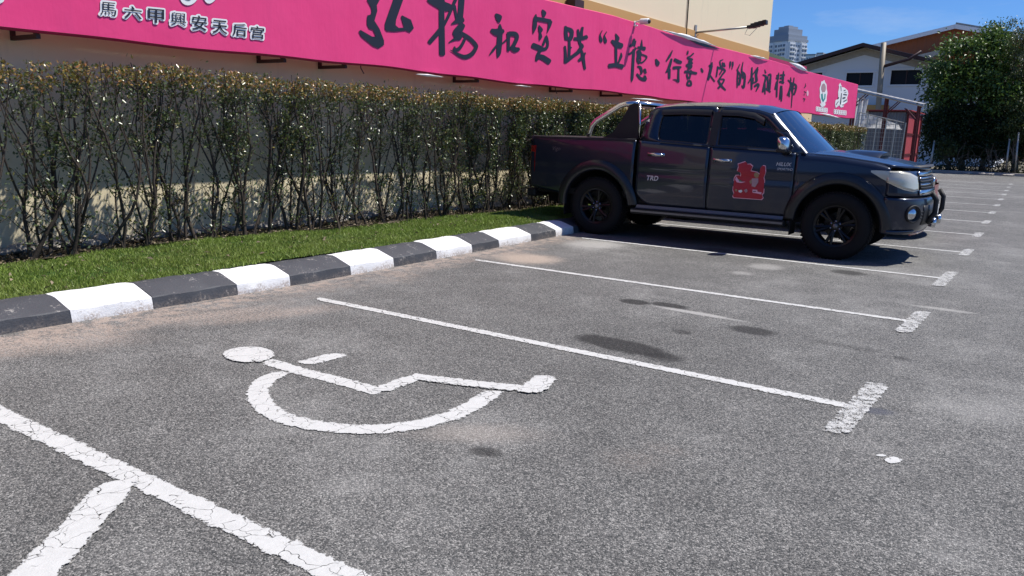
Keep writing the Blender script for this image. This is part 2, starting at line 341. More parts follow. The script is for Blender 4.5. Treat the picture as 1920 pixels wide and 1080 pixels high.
def ribbon(name, pts, hw, wear, parent, z=.004, ends=True, wear_fn=None):
    """painted stripe: centre line points on the ground, uv.x = metres from the stripe's edge, uv.y = wear"""
    P = [np.array([p[0], p[1]]) for p in pts]
    if ends:
        a = P[0]-P[1]; P[0] = P[0]+a/np.linalg.norm(a)*.03; a = P[-1]-P[-2]; P[-1] = P[-1]+a/np.linalg.norm(a)*.03
    out = [P[0]]
    for a, b in zip(P[:-1], P[1:]):
        n = max(1, int(np.linalg.norm(b-a)/.045))
        for k in range(1, n+1): out.append(a+(b-a)*k/n)
    P = out; n = len(P); v = []; uv = []; f = []; L_ = 0
    pad = .022; H = hw+pad; tot = sum(np.linalg.norm(P[i+1]-P[i]) for i in range(n-1))
    for i in range(n):
        t = P[min(i+1, n-1)]-P[max(i-1, 0)]; t = t/np.linalg.norm(t); nn = np.array([-t[1], t[0]])
        if i: L_ += np.linalg.norm(P[i]-P[i-1])
        w = wear_fn(L_/tot) if wear_fn else wear
        e = min(L_, tot-L_)
        dmid = min(H, e) if ends else H
        for k, dd in ((-1, 0.0), (0, dmid), (1, 0.0)):
            q = P[i]+nn*H*k; v.append((q[0], q[1], z)); uv.append((min(dd, dmid)-pad*.4, w))
    for i in range(n-1):
        for k in range(2): f.append((i*3+k, (i+1)*3+k, (i+1)*3+k+1, i*3+k+1))
    me = npmesh(name, v, np.array(f)[:, ::-1], uv=uv)
    return link(name, me, M['paint'], parent)
YB, SP, XT = 4.117, 2.36, 4.5606
def gp(*pp): return [G(p)[:2] for p in pp]
# stall lines running out from the kerb, each ending in a short cross bar
ribbon('stall_line', [(-.06, 1.50), (5.6, 1.50)], .043, .20, lot)
ribbon('stall_bar', gp((225, 905), (150, 990), (60, 1085)) + [G((-60, 1210))[:2]], .062, .22, lot, .008)
for k in range(13):
    y = YB+k*SP
    x0 = G([(600, 560), (890, 488), (1090, 447)][k])[0] if k < 3 else .12
    hw = [.035, .030, .030][k] if k < 3 else .030
    w = [.22, .20, .22][k] if k < 3 else .30+.02*rnd.random()+(.12 if k > 7 else 0)
    ribbon('stall_line', [(x0, y), (XT, y)], hw, w, lot)
    tb = gp(*[((1646, 722), (1566, 812)), ((1731, 586), (1693, 624)), ((1786, 511), (1758, 537))][k]) if k < 3 else [(XT+.05, y+.36), (XT+.03, y-.34)]
    ribbon('stall_bar', tb, .048, .515 if k < 6 else .52, lot, .008)
# wheelchair sign
wc = ribbon('wheelchair_sign', gp((500, 678), (560, 696), (640, 716), (712, 736)), .045, .22, lot)
wc['label'] = 'white painted wheelchair sign in the kerbside parking bay'
ribbon('stroke', gp((572, 682), (638, 665)), .052, .18, wc); ribbon('stroke', gp((712, 734), (745, 721), (783, 708)), .045, .22, wc, .006)
ribbon('stroke', gp((776, 708), (850, 717), (930, 726), (995, 731)), .043, .24, wc, .008); ribbon('stroke', gp((992, 738), (1008, 724), (1024, 708)), .062, .22, wc, .010)
ribbon('stroke', gp((530, 699), (500, 712), (484, 730), (484, 748), (500, 768), (530, 785), (580, 798), (650, 806), (720, 806), (790, 797), (850, 780), (895, 757), (925, 735)), .048, .22, wc, .005)
c0 = G((467, 667)); v = [(c0[0], c0[1], .009)]; uv = [(.2, .12)]
for k in range(40):
    a = 2*math.pi*k/40; q = G((467+51*math.cos(a), 667+15.5*math.sin(a))); v.append((q[0], q[1], .009)); uv.append((-.004, .12))
link('head_disc', npmesh('head_disc', v, [(0, 1+k, 1+(k+1) % 40) for k in range(40)], uv=uv), M['paint'], wc)
# spilt paint near the bay mouth
for (cx, cy, rx, ry) in ((1675, 864, 20, 8), (1652, 855, 12, 3)):
    c0 = G((cx, cy)); v = [(c0[0], c0[1], .004)]; uv = [(.06, .2)]
    for k in range(24):
        a = 2*math.pi*k/24; q = G((cx+rx*math.cos(a), cy+ry*math.sin(a))); v.append((q[0], q[1], .004)); uv.append((-.008, .2))
    link('paint_splash', npmesh('splash', v, [(0, 1+k, 1+(k+1) % 24) for k in range(24)], uv=uv), M['paint'], lot)

# ---- kerb of painted blocks
def KX(y): return interp(y, [0, 2.1, 3.0, 3.8, 4.6, 6, 40], [-.20, -.10, -.045, .005, .05, .055, .05])
kerb = empty('kerb', (0, 2, 0), kind='structure')
KY = [.0, .62, 1.25, 1.93, 2.55, 3.12, 3.81, 4.32, 5.01, 5.60, 6.25, 6.88, 7.41, 8.12, 8.72, 9.2]
while KY[-1] < 33: KY.append(KY[-1]+.62)
prof = [(0.0, -.05), (0.0, .028), (-.010, .084), (-.020, .092), (-.200, .150), (-.24, .157), (-.33, .156), (-.34, -.05)]
for i in range(len(KY)-1):
    y0, y1 = KY[i]+.003, KY[i+1]-.003; b = MB(); n = 10; rows = []
    for j in range(n+1):
        y = y0+(y1-y0)*j/n; row = []
        for q, (dx, dz) in enumerate(prof):
            jx = .003*math.sin(y*13+q*.7)+.002*math.sin(y*61+q*2.3)+rnd.uniform(-.002, .002); jz = (.002*math.sin(y*17+q)+rnd.uniform(-.002, .002)) if 1 < q < 7 else 0
            e = .004 if j in (0, n) and 0 < q < 7 else 0
            row.append((KX(y)+dx+jx-(e if q < 4 else 0), y, dz+jz-(e*.6 if q >= 3 else 0)))
        rows.append(row)
    b.grid(rows); m_ = len(prof)
    b.add(rows[0], [tuple(range(m_))]); b.add(rows[-1], [tuple(range(m_-1, -1, -1))])
    white = (i % 2 == 0) == (KY[4] == 2.55)
    white = (i-4) % 2 == 0
    o = b.build('kerb_block', M['kerb_w'] if white else M['kerb_b'], kerb, loc=(0, -2, 0), smooth=False, weld=.0004); autosmooth(o, 14)

# ---- lawn strip, soil under the hedge
def zl(x, y): return .150+.012*math.sin(y*1.7)+.010*math.sin(x*5+y*.6)+.02*max(0, min(1, (-x-.4)/1.2))
def strip(name, fa, fb, y0, y1, nx, ny, mat, zf):
    b = MB(); b.grid([[((fa(y)+(fb(y)-fa(y))*i/nx), y, zf(fa(y)+(fb(y)-fa(y))*i/nx, y)) for y in np.linspace(y0, y1, ny+1)] for i in range(nx+1)])
    return b.build(name, mat, smooth=True)
tag(strip('lawn', lambda y: KX(y)-.325, lambda y: WX(XHEDGE, y)+.16, -1, 33, 8, 120, M['lawn'], zl), kind='structure')
tag(strip('soil', lambda y: WX(XHEDGE, y)+.165, lambda y: WX(XWALL, y)+.0, -1, 33, 8, 200, M['soil'], lambda x, y: zl(x, y)+.006+.018*math.sin(y*7.1+x*9)+rnd.uniform(-.012, .012)), kind='structure')
# grass blades
def blades():
    N = 150000; y = 1.6+(12.5-1.6)*nr.random(N)**1.15
    kx = np.interp(y, [0, 2.1, 3.0, 3.8, 4.6, 6, 40], [-.20, -.10, -.045, .005, .05, .055, .05])
    xa = kx-.325+nr.normal(0, .012, N); xb = XHEDGE+SLOPE*(y-3)+.15
    u = nr.random(N); x = xa+(xb-xa)*u
    clump = np.sin(x*9+1.3*np.sin(y*4))*np.sin(y*6.3+np.sin(x*7)); keep = nr.random(N) < .74+.26*clump
    x, y, clump = x[keep], y[keep], clump[keep]; N = len(x)
    z = .150+.012*np.sin(y*1.7)+.010*np.sin(x*5+y*.6)+.02*np.clip((-x-.4)/1.2, 0, 1)
    h = (.014+.022*nr.random(N))*(1+.35*clump); w = .0035+.0035*nr.random(N); th = nr.random(N)*6.283; ln = nr.normal(0, .55, (N, 2))
    dx, dy = np.cos(th)*w, np.sin(th)*w
    v = np.empty((N, 3, 3)); v[:, 0] = np.stack([x-dx, y-dy, z-.004], 1); v[:, 1] = np.stack([x+dx, y+dy, z-.004], 1); v[:, 2] = np.stack([x+ln[:, 0]*h, y+ln[:, 1]*h, z+h], 1)
    a = nr.random(N)[:, None]; dry = (nr.random(N) < .07)[:, None]
    c = np.where(dry, np.array([.24, .22, .09]), np.array([.21, .31, .045])*(1-a)+np.array([.38, .52, .11])*a)*(.80+.12*clump[:, None]+.25*nr.random((N, 1)))
    pat = np.clip(.5+.5*np.sin(x*3.1+2*np.sin(y*1.3))*np.sin(y*2.2+1.5*np.sin(x*2)), 0, 1)[:, None]; c = c*(1-.30*pat)+np.array([.33, .33, .12])*.30*pat
    o = link('grass', npmesh('grass', v.reshape(-1, 3), np.arange(N*3).reshape(-1, 3), col=np.repeat(c, 3, 0)), M['grass'])
    return tag(o, 'short green grass on the strip between kerb and hedge', 'grass', kind='stuff')
blades()
# fallen leaves and rubble along the wall foot
def leaf_quads(P, D, N_, size, asp=.45, fold=.25):
    """P base points, D direction, N_ leaf normal -> verts (4 per leaf), tris"""
    D = D/np.linalg.norm(D, axis=1, keepdims=True); S = np.cross(D, N_); S /= np.linalg.norm(S, axis=1, keepdims=True)+1e-9; N2 = np.cross(S, D)
    s = size[:, None]; v = np.empty((len(P), 4, 3)); v[:, 0] = P; v[:, 1] = P+D*s*.45+S*s*asp*.5+N2*s*fold*.5; v[:, 2] = P+D*s-N2*s*.08; v[:, 3] = P+D*s*.45-S*s*asp*.5+N2*s*fold*.5
    i = np.arange(len(P))[:, None]*4; f = np.concatenate([i+np.array([[0, 1, 2]]), i+np.array([[0, 2, 3]])])
    return v.reshape(-1, 3), f
def litter():
    N = 5200; y = 1.6+11*nr.random(N); x = XHEDGE+SLOPE*(y-3)+.20-.60*nr.random(N)
    x[:260] = -.45-1.1*nr.random(260)
    P = np.stack([x, y, .175+.012*np.sin(y*1.7)+.010*np.sin(x*5+y*.6)+.03*nr.random(N)], 1); D = nr.normal(0, 1, (N, 3)); D[:, 2] *= .35; NN = nr.normal(0, .4, (N, 3)); NN[:, 2] = 1
    v, f = leaf_quads(P, D, NN, .03+.03*nr.random(N)); a = nr.random((N, 1)); c = np.array([.05, .035, .02])*(1-a)+np.array([.34, .27, .19])*a
    tag(link('leaf_litter', npmesh('litter', v, f, col=np.repeat(c, 4, 0)), M['litter']), 'dry brown fallen leaves under the hedge', 'leaves', kind='stuff')
litter()
def stone_mesh(k):
    r2 = np.random.default_rng(100+k); bm = bmesh.new(); bmesh.ops.create_icosphere(bm, subdivisions=2, radius=.5)
    for vv in bm.verts:
        p = vv.co; q = 1+.25*math.sin(p.x*5+k)+.2*math.sin(p.y*6+k*2)+.18*math.sin(p.z*7+k*3); vv.co = Vector((p.x*q, p.y*q, p.z*q*.8))+Vector(r2.normal(0, .02, 3))
    me = bpy.data.meshes.new('stone'); bm.to_mesh(me); bm.free(); me.materials.append(M['conc']); return me
STN = [stone_mesh(k) for k in range(5)]
edge = empty('rubble_edging', (WX(XWALL, 6)+.3, 6, .15), label='low row of broken grey rubble along the foot of the cream wall', cat='rubble edging')
y = 1.7
while y < 13.5:
    o = bpy.data.objects.new('stone', rnd.choice(STN)); COL.objects.link(o); o.parent = edge
    l = rnd.uniform(.13, .30); o.location = (WX(XWALL, y)+.13+rnd.uniform(-.05, .05)-edge.location.x, y-edge.location.y, .20-.15); o.scale = (rnd.uniform(.14, .20), l, rnd.uniform(.09, .17)); o.rotation_euler = (rnd.uniform(-.2, .2), rnd.uniform(-.2, .2), rnd.uniform(-.25, .25))
    y += l*.86

# ---- hedge shrubs
def shrub(seed, dense=1.0):
    r = np.random.default_rng(seed); b = MB(); LP = []; LD = []; LS = []; LC = []
    H = 1.585
    def leaves(p, d, n, spread, top):
        for _ in range(n):
            q = p+r.normal(0, spread, 3); dd = d*.4+r.normal(0, .8, 3); dd[2] -= .1
            LP.append(q); LD.append(dd); LS.append(r.uniform(.024, .046)); z = q[2]/H
            if z > .90 and r.random() < .62:
                k = r.random(); c = np.array([.40, .17, .06])*(1-k)+np.array([.32, .27, .07])*k
            elif r.random() < .10: c = np.array([.22, .19, .05])
            else:
                k = r.random(); c = np.array([.050, .076, .030])*(1-k)+np.array([.160, .195, .080])*k
            LC.append(c*r.uniform(.8, 1.25))
    ns = r.integers(3, 6)
    for s in range(ns):
        p = np.array([r.normal(0, .04), r.normal(0, .07), -.05]); yaw = r.uniform(-.5, .5); lean = np.array([r.normal(0, .10), r.normal(0, .24), 1.0])
        rad = r.uniform(.010, .022); pts = [p]; rs = [rad*1.3]
        steps = 11; top = H*r.uniform(.88, .97)
        for i in range(1, steps+1):
            lean[:2] += r.normal(0, .13, 2); lean[0] += -.27*(pts[-1][0]+.09*pts[-1][2]/H); lean[1] *= .90
            step = top/steps; d = lean/np.linalg.norm(lean[2]); p = p+d*step; p[0] = np.clip(p[0], -.15, .15)
            pts.append(p.copy()); rs.append(rad*(1-.72*i/steps))
            z = p[2]/H
            # side twigs with leaves
            nt = r.poisson((2.0 if z < .5 else 2.9 if z < .76 else 2.6)*dense)
            for _ in range(nt):
                a = r.uniform(0, 6.283); tl = r.uniform(.08, .26)*(.75 if z > .8 else 1); tv = np.array([math.cos(a)*.7, math.sin(a), r.uniform(.3, 1.4)]); tv /= np.linalg.norm(tv)
                q = p+tv*tl*.5+r.normal(0, .012, 3); e = p+tv*tl+np.array([0, 0, r.uniform(0, .05)])
                if e[2] > H*1.03: e[2] = H*r.uniform(.96, 1.04)
                e[0] = np.clip(e[0], -.19, .15-.09*max(0, z))
                b.tube([p, q, e], [.0045, .0035, .002], 4, False)
                nl = int((r.poisson(5) if z < .45 else r.poisson(10) if z < .75 else r.poisson(11))*dense)
                leaves(e, tv, nl, .034 if z < .8 else .040, z); leaves(q, tv, nl//3, .03, z)
        b.tube(pts, rs, 5, False)
        # a fork
        if r.random() < .8:
            i = r.integers(3, 7); q = pts[i].copy(); fp = [q]; fl = np.array([r.normal(0, .15), r.choice([-1, 1])*r.uniform(.25, .6), 1.0])
            while q[2] < H*.93:
                fl[1] *= .8; fl[:2] += r.normal(0, .08, 2); q = q+fl*.14; q[0] = np.clip(q[0], -.15, .15); fp.append(q.copy())
                if q[2] > H*.55: leaves(q, fl, int(r.poisson(4)*dense), .06, 0)
            b.tube(fp, list(np.linspace(rs[i]*.75, .004, len(fp))), 4, False)
    # clipped top
    n = int(330*dense)
    for _ in range(n):
        q = np.array([r.uniform(-.19, .07), r.uniform(-.25, .25), H*(1.0-.15*r.random()**1.3)]); leaves(q, np.array([0, 0, 1.0]), 1, .012, 1)
    me = b.mesh('stems'); me.polygons.foreach_set('use_smooth', [True]*len(me.polygons)); me.materials.append(M['bark'])
    P = np.array(LP); D = np.array(LD); NN = r.normal(0, .6, P.shape); NN[:, 2] += .8
    P[:, 2] = np.where((P[:, 2] > H) & (r.random(len(P)) > .10), H*(1.0-.08*r.random(len(P))), np.minimum(P[:, 2], H*1.05)); P[:, 0] = np.clip(P[:, 0], -.22, .20-.10*np.clip(P[:, 2]/H, 0, 1)); v, f = leaf_quads(P, D, NN, np.array(LS), .55, .18)
    ml = npmesh('foliage', v, f, col=np.repeat(np.array(LC), 4, 0)); ml.materials.append(M['leaf'])
    return me, ml
SHR = [shrub(20+k) for k in range(9)]; SHD = [shrub(60+k, 1.9) for k in range(5)]
y = 1.35; i = 0
while y < 30.3:
    near = y < 8.6
    ms, ml = (SHR[i % 9] if near or (y < 11 and i % 2) else SHD[i % 5])
    x = WX(XHEDGE, y)+.12+rnd.uniform(-.03, .03); t = empty('hedge_shrub', (x, y, .165), (0 if rnd.random() < .5 else math.pi)+rnd.uniform(-.25, .25))
    sz = rnd.uniform(.985, 1.035)*(1.035 if y > 3.3 else (.97 if y > 2.75 else .85)); t.scale = (1, 1, sz)
    for nm, me in (('stems', ms), ('foliage', ml)):
        o = bpy.data.objects.new(nm, me); COL.objects.link(o); o.parent = t
    if y > 12.5: lb = 'clipped shrub in the part of the hedge beyond the pickup'
    elif y > 9.6: lb = 'leafy clipped shrub of the hedge behind the pickup bed'
    elif y < 2.75: lb = 'lower clipped shrub beside the dip in the hedge top'
    else: lb = 'bare-stemmed clipped hedge shrub with reddish leaf tips along the grass strip'
    tag(t, lb, 'shrub', 'hedge shrubs along the cream wall'); y += rnd.uniform(.30, .40); i += 1

# ================================================================== BUILDING WITH THE LONG BANNER
YC = float(PW((1440, 108), XWALL)[1])
bld = empty('building', (WX(XWALL, 10), 10, 0), label='cream plastered building with an ochre band behind the long pink banner', cat='building')
def wall_box(name, y0, y1, z0, z1, front, back, mat, n=1):
    b = MB(); P = []
    for y in (y0, y1): P.append([(WX(XWALL, y)+front-bld.location.x, y-10, z) for z in (z0, z1)] + [(WX(XWALL, y)-back-bld.location.x, y-10, z) for z in (z1, z0)])
    b.add(P[0]+P[1], [(0, 1, 2, 3), (7, 6, 5, 4), (0, 4, 5, 1), (1, 5, 6, 2), (2, 6, 7, 3), (3, 7, 4, 0)])
    return b.build(name, mat, bld, weld=.0001)
wall_box('wall', -6, YC, -.05, 3.22, 0, 9, M['cream']); wall_box('string_course', -6, YC+.02, 3.2205, 3.64, .02, 9.02, M['ochre']); wall_box('upper_wall', -6, YC, 3.6405, 6.0, 0, 9, M['cream'])
wall_box('parapet', -6, YC+.05, 6.0005, 6.25, .05, 9.05, M['ochre']); wall_box('annexe_wall', YC+.001, 26.6, -.05, 2.95, -.10, 6, M['cream'])
wall_box('annexe_fascia', YC+.03, 25.2, 3.33, 3.52, .02, .06, M['pinkdark'])
wall_box('annexe_roof', YC+.03, 26.8, 2.951, 3.02, .0, 6.1, M['steel'])
# conduit and box on the upper wall
cp = PW((1285, 66), XWALL); b = MB(); b.tube([(cp[0]+.02-bld.location.x, cp[1]-10, 3.45), (cp[0]+.02-bld.location.x, cp[1]-10, 5.9)], .013, 6); b.build('conduit', M['black'], bld, smooth=True)
b = MB(); b.box((cp[0]+.021-bld.location.x, cp[1]-10-.02, 3.45), (cp[0]+.07-bld.location.x, cp[1]-10+.55, 3.50)); b.build('cable_clip', M['steel'], bld)
cp = PW((1068, 2), XWALL); b = MB(); b.box((cp[0]+.021-bld.location.x, cp[1]-10-.16, 3.30), (cp[0]+.20-bld.location.x, cp[1]-10+.16, 3.56)); b.build('junction_box', M['steel'], bld, bevel=.01)

# ---- banner
Y0B, Z0B = .6, 2.055
TOPE = [PW(q, XBAN) for q in ((1020, 0), (1151, 30), (1221, 51), (1268, 67), (1342, 87.5), (1439, 111.5), (1513, 134), (1609, 159))]
Y1B = float(TOPE[-1][1])
def zb0(y): return interp(y, [0, 7, 29.4], [2.05, 2.062, 2.11])+.012*math.sin(y*1.1)+.006*math.sin(y*3.7)
def zb1(y): return interp(y, [0]+[q[1] for q in TOPE], [TOPE[0][2]+.02]+[q[2] for q in TOPE])
def bulge(y, z): return .006*math.sin(y*1.1+z*.8)+.003*math.sin(y*4.3-z*2)+.0012*math.sin(y*9.1+z*5)
ban = empty('banner', (WX(XBAN, 10), 10, 2.08), label='long pink banner with black brush lettering mounted along the cream building', cat='banner')
BO = np.array(ban.location)
def BP(y, z, off=0.0):
    return np.array([WX(XBAN, y), y, z]) + WN*(bulge(y, z)+off) - BO
b = MB(); nz = 16; ys = np.linspace(Y0B, Y1B, 300); rows = []
for y in ys: rows.append([BP(y, zb0(y)+(zb1(y)-zb0(y))*j/nz) for j in range(nz+1)])
b.grid(rows); sh = b.build('sheet', M['pink'], ban, smooth=True)
b = MB(); rows = [[BP(y, zb0(y)-.001), BP(y, zb0(y)-.022, -.03), BP(y, zb0(y)-.002, -.10)] for y in ys]; b.grid(rows, flip=True); b.build('bottom_hem', M['pinkdark'], ban, smooth=True)  # same sheet in darker pink: underside shade put into the hem colour
b = MB(); rows = [[BP(y, zb1(y)+.001), BP(y, zb1(y)+.016, -.03), BP(y, zb1(y), -.10)] for y in ys]; b.grid(rows); b.build('top_hem', M['pink'], ban, smooth=True)
b = MB(); b.grid([[BP(Y1B, zb0(Y1B)+(zb1(Y1B)-zb0(Y1B))*j/6), BP(Y1B+.012, zb0(Y1B)+(zb1(Y1B)-zb0(Y1B))*j/6, -.04), BP(Y1B, zb0(Y1B)+(zb1(Y1B)-zb0(Y1B))*j/6, -.10)] for j in range(7)]); b.build('end_hem', M['pink'], ban)
for z in (2.13, 2.68, 3.18):
    b = MB(); b.tube([BP(Y0B, z, -.075), BP(Y1B-.03, z, -.075)], .022, 6); b.build('frame_rail', M['steel'], ban)
for px in ((22, 64), (483, 110), (598, 124), (850, 148), (1030, 166), (1125, 175), (1290, 192), (1420, 205)):
    p = PW(px, XWALL); y = p[1]; b = MB(); zz = zb0(y)+.003
    w0 = np.array([WX(XWALL, y)+.004, y, 0])-BO; w0[2] = 0; q0 = BP(y, 0, -.075); q0[2] = 0
    zr = zz-BO[2]-.045
    b.obox((w0+q0)/2+np.array([0, 0, zr]), (q0-w0)/2, (0, .018, 0), (0, 0, .018))
    b.obox(w0+np.array([.014, 0, zr+.36]), (.014, 0, 0), (0, .018, 0), (0, 0, .34))
    b.tube([q0+np.array([-.02, 0, zr]), (w0*.35+q0*.65)+np.array([0, 0, zr+.10]), w0+np.array([.02, 0, zr+.62])], .012, 5)
    b.obox(q0+np.array([-.02, 0, zr+.5]), (.014, 0, 0), (0, .014, 0), (0, 0, .5))
    b.build('bracket', M['steel'], ban)
# dangling cable ends under the banner
for px in ((675, 128), (1040, 172)):
    p = PW(px, XBAN-.05); y = p[1]; b = MB(); q = BP(y, zb0(y), -.05); b.tube([q+np.array([0, 0, .03]), q+np.array([0, .01, -.05]), q+np.array([.01, .05, -.11])], .007, 5); b.build('cable_end', M['black'], ban)
# loose rolled-over white edges of the sheet
def fold(px_list, th):
    b = MB(); rows = []; n = len(px_list)
    for i, px in enumerate(px_list):
        p = PW(px, XBAN); k = math.sin(math.pi*i/(n-1)); rows.append([BP(p[1], p[2]+th*k*(.6+.5*rnd.random()), .015+.01*rnd.random()), BP(p[1], p[2]+.2*th*k, .045*k+.02), BP(p[1], p[2]-th*k*.7*(.6+.5*rnd.random()), .012)])
    b.grid(rows); return b.build('loose_edge', M['white'], ban, smooth=True)
def lerp_px(a, b, n): return [(a[0]+(b[0]-a[0])*i/(n-1), a[1]+(b[1]-a[1])*i/(n-1)) for i in range(n)]
fold(lerp_px((1240, 56), (1345, 88), 16), .05); fold(lerp_px((1405, 104), (1440, 112), 8), .035); fold(lerp_px((1478, 117), (1516, 135), 8), .07); fold(lerp_px((776, 139), (832, 145), 8), .022); fold(lerp_px((960, 160), (1000, 164), 6), .015); fold(lerp_px((1180, 184), (1245, 190), 8), .02); fold(lerp_px((1535, 212), (1575, 222), 6), .04)
b = MB(); rows = []
for i, px in enumerate(lerp_px((1285, 71), (1348, 92), 14)):
    p = PW(px, XBAN); k = math.sin(math.pi*i/13); rows.append([BP(p[1], p[2]+.01, .012), BP(p[1], p[2]-.055*k, .014)])
b.grid(rows); b.build('torn_edge', M['ink'], ban)

# ---- brush lettering traced as strokes (x, y, width in the enlarged view; origin and scale of that view)
LAY = [0]
def P2B(px, off): 
    p = PW(px, XBAN); return BP(p[1], p[2], off)
def stroke_outline(st):
    pts = [np.array(s[:2], float) for s in st]; ws = [max(3, s[2])/2 for s in st]
    # smooth with a Catmull-Rom pass
    if len(pts) > 2:
        P = [2*pts[0]-pts[1]]+pts+[2*pts[-1]-pts[-2]]; op, ow = [], []
        for i in range(1, len(P)-2):
            for k in range(4):
                t = k/4; a, b_, c, d = P[i-1], P[i], P[i+1], P[i+2]
                op.append(.5*((2*b_)+(c-a)*t+(2*a-5*b_+4*c-d)*t*t+(3*b_-a-3*c+d)*t**3)); ow.append(ws[i-1]+(ws[i]-ws[i-1])*t)
        op.append(pts[-1]); ow.append(ws[-1]); pts, ws = op, ow
    return pts, ws
def draw(name, strokes, org, sc, mat, parent, grow=0.0, off=.006, mapper=None):
    mapper = mapper or P2B; b = MB()
    for st in strokes:
        LAY[0] = (LAY[0]+1) % 24; o = off+LAY[0]*.00012; pts, ws = stroke_outline(st); n = len(pts); rows = []
        to = lambda q: mapper((org[0]+q[0]/sc, org[1]+q[1]/sc), o)
        for i in range(n):
            t = pts[min(i+1, n-1)]-pts[max(i-1, 0)]; t = t/(np.linalg.norm(t)+1e-9); nn = np.array([-t[1], t[0]]); w = ws[i]+grow
            if i == 0: base0 = (pts[0], t, nn, w)
            if i == n-1: base1 = (pts[i], t, nn, w)
            rows.append([to(pts[i]+nn*w), to(pts[i]-nn*w)])
        b.grid(rows)
        for (c, t, nn, w), sg in ((base0, -1), (base1, 1)):
            k = .55 if grow == 0 else 1.0
            fan = [to(c)]+[to(c+nn*w*math.cos(a)+t*sg*w*k*math.sin(a)) for a in np.linspace(0, math.pi, 7)]; b.add(fan, [(0, j, j+1) for j in range(1, 7)])
    return b.build(name, mat, parent)
def poly(name, pts, org, sc, mat, parent, off=.006, mapper=None):
    mapper = mapper or P2B; LAY[0] = (LAY[0]+1) % 24; o = off+LAY[0]*.00012
    tri = geometry.tessellate_polygon([[Vector((p[0], p[1], 0)) for p in pts]])
    return MB().add([mapper((org[0]+p[0]/sc, org[1]+p[1]/sc), o) for p in pts], [tuple(t) for t in tri]).build(name, mat, parent)
A, SA = (660, 0), 10.8
poly('brush_stroke', [(300, 0), (380, 150), (395, 230), (370, 300), (310, 310), (298, 400), (300, 500), (340, 580), (420, 610), (480, 745), (400, 740), (170, 605), (130, 640), (180, 740), (420, 940), (530, 980), (640, 910), (640, 820), (550, 580), (450, 420), (510, 220), (500, 110), (560, 0), (640, -150), (560, -260), (300, -270), (180, -200), (420, -190)], A, SA, M['ink'], ban)
poly('brush_stroke', [(830, 0), (660, 480), (660, 590), (700, 635), (860, 645), (1080, 620), (1170, 660), (1250, 570), (1190, 400), (1010, 310), (985, 340), (1050, 560), (940, 565), (880, 510), (890, 400), (1030, 0), (1085, -170), (1060, -240), (920, -220)], A, SA, M['ink'], ban)
A2 = ((790, 0), 9.0); A3 = ((900, 10), 8.309); A4 = ((1110, 40), 9.0); A5 = ((1230, 80), 10.8); A6 = ((1370, 100), 9.819)
poly('brush_stroke', [(90, 0), (130, 50), (300, 155), (420, 195), (500, 175), (560, 110), (480, 60), (400, 30), (390, -30), (300, -60), (180, -40)], A2[0], A2[1], M['ink'], ban)
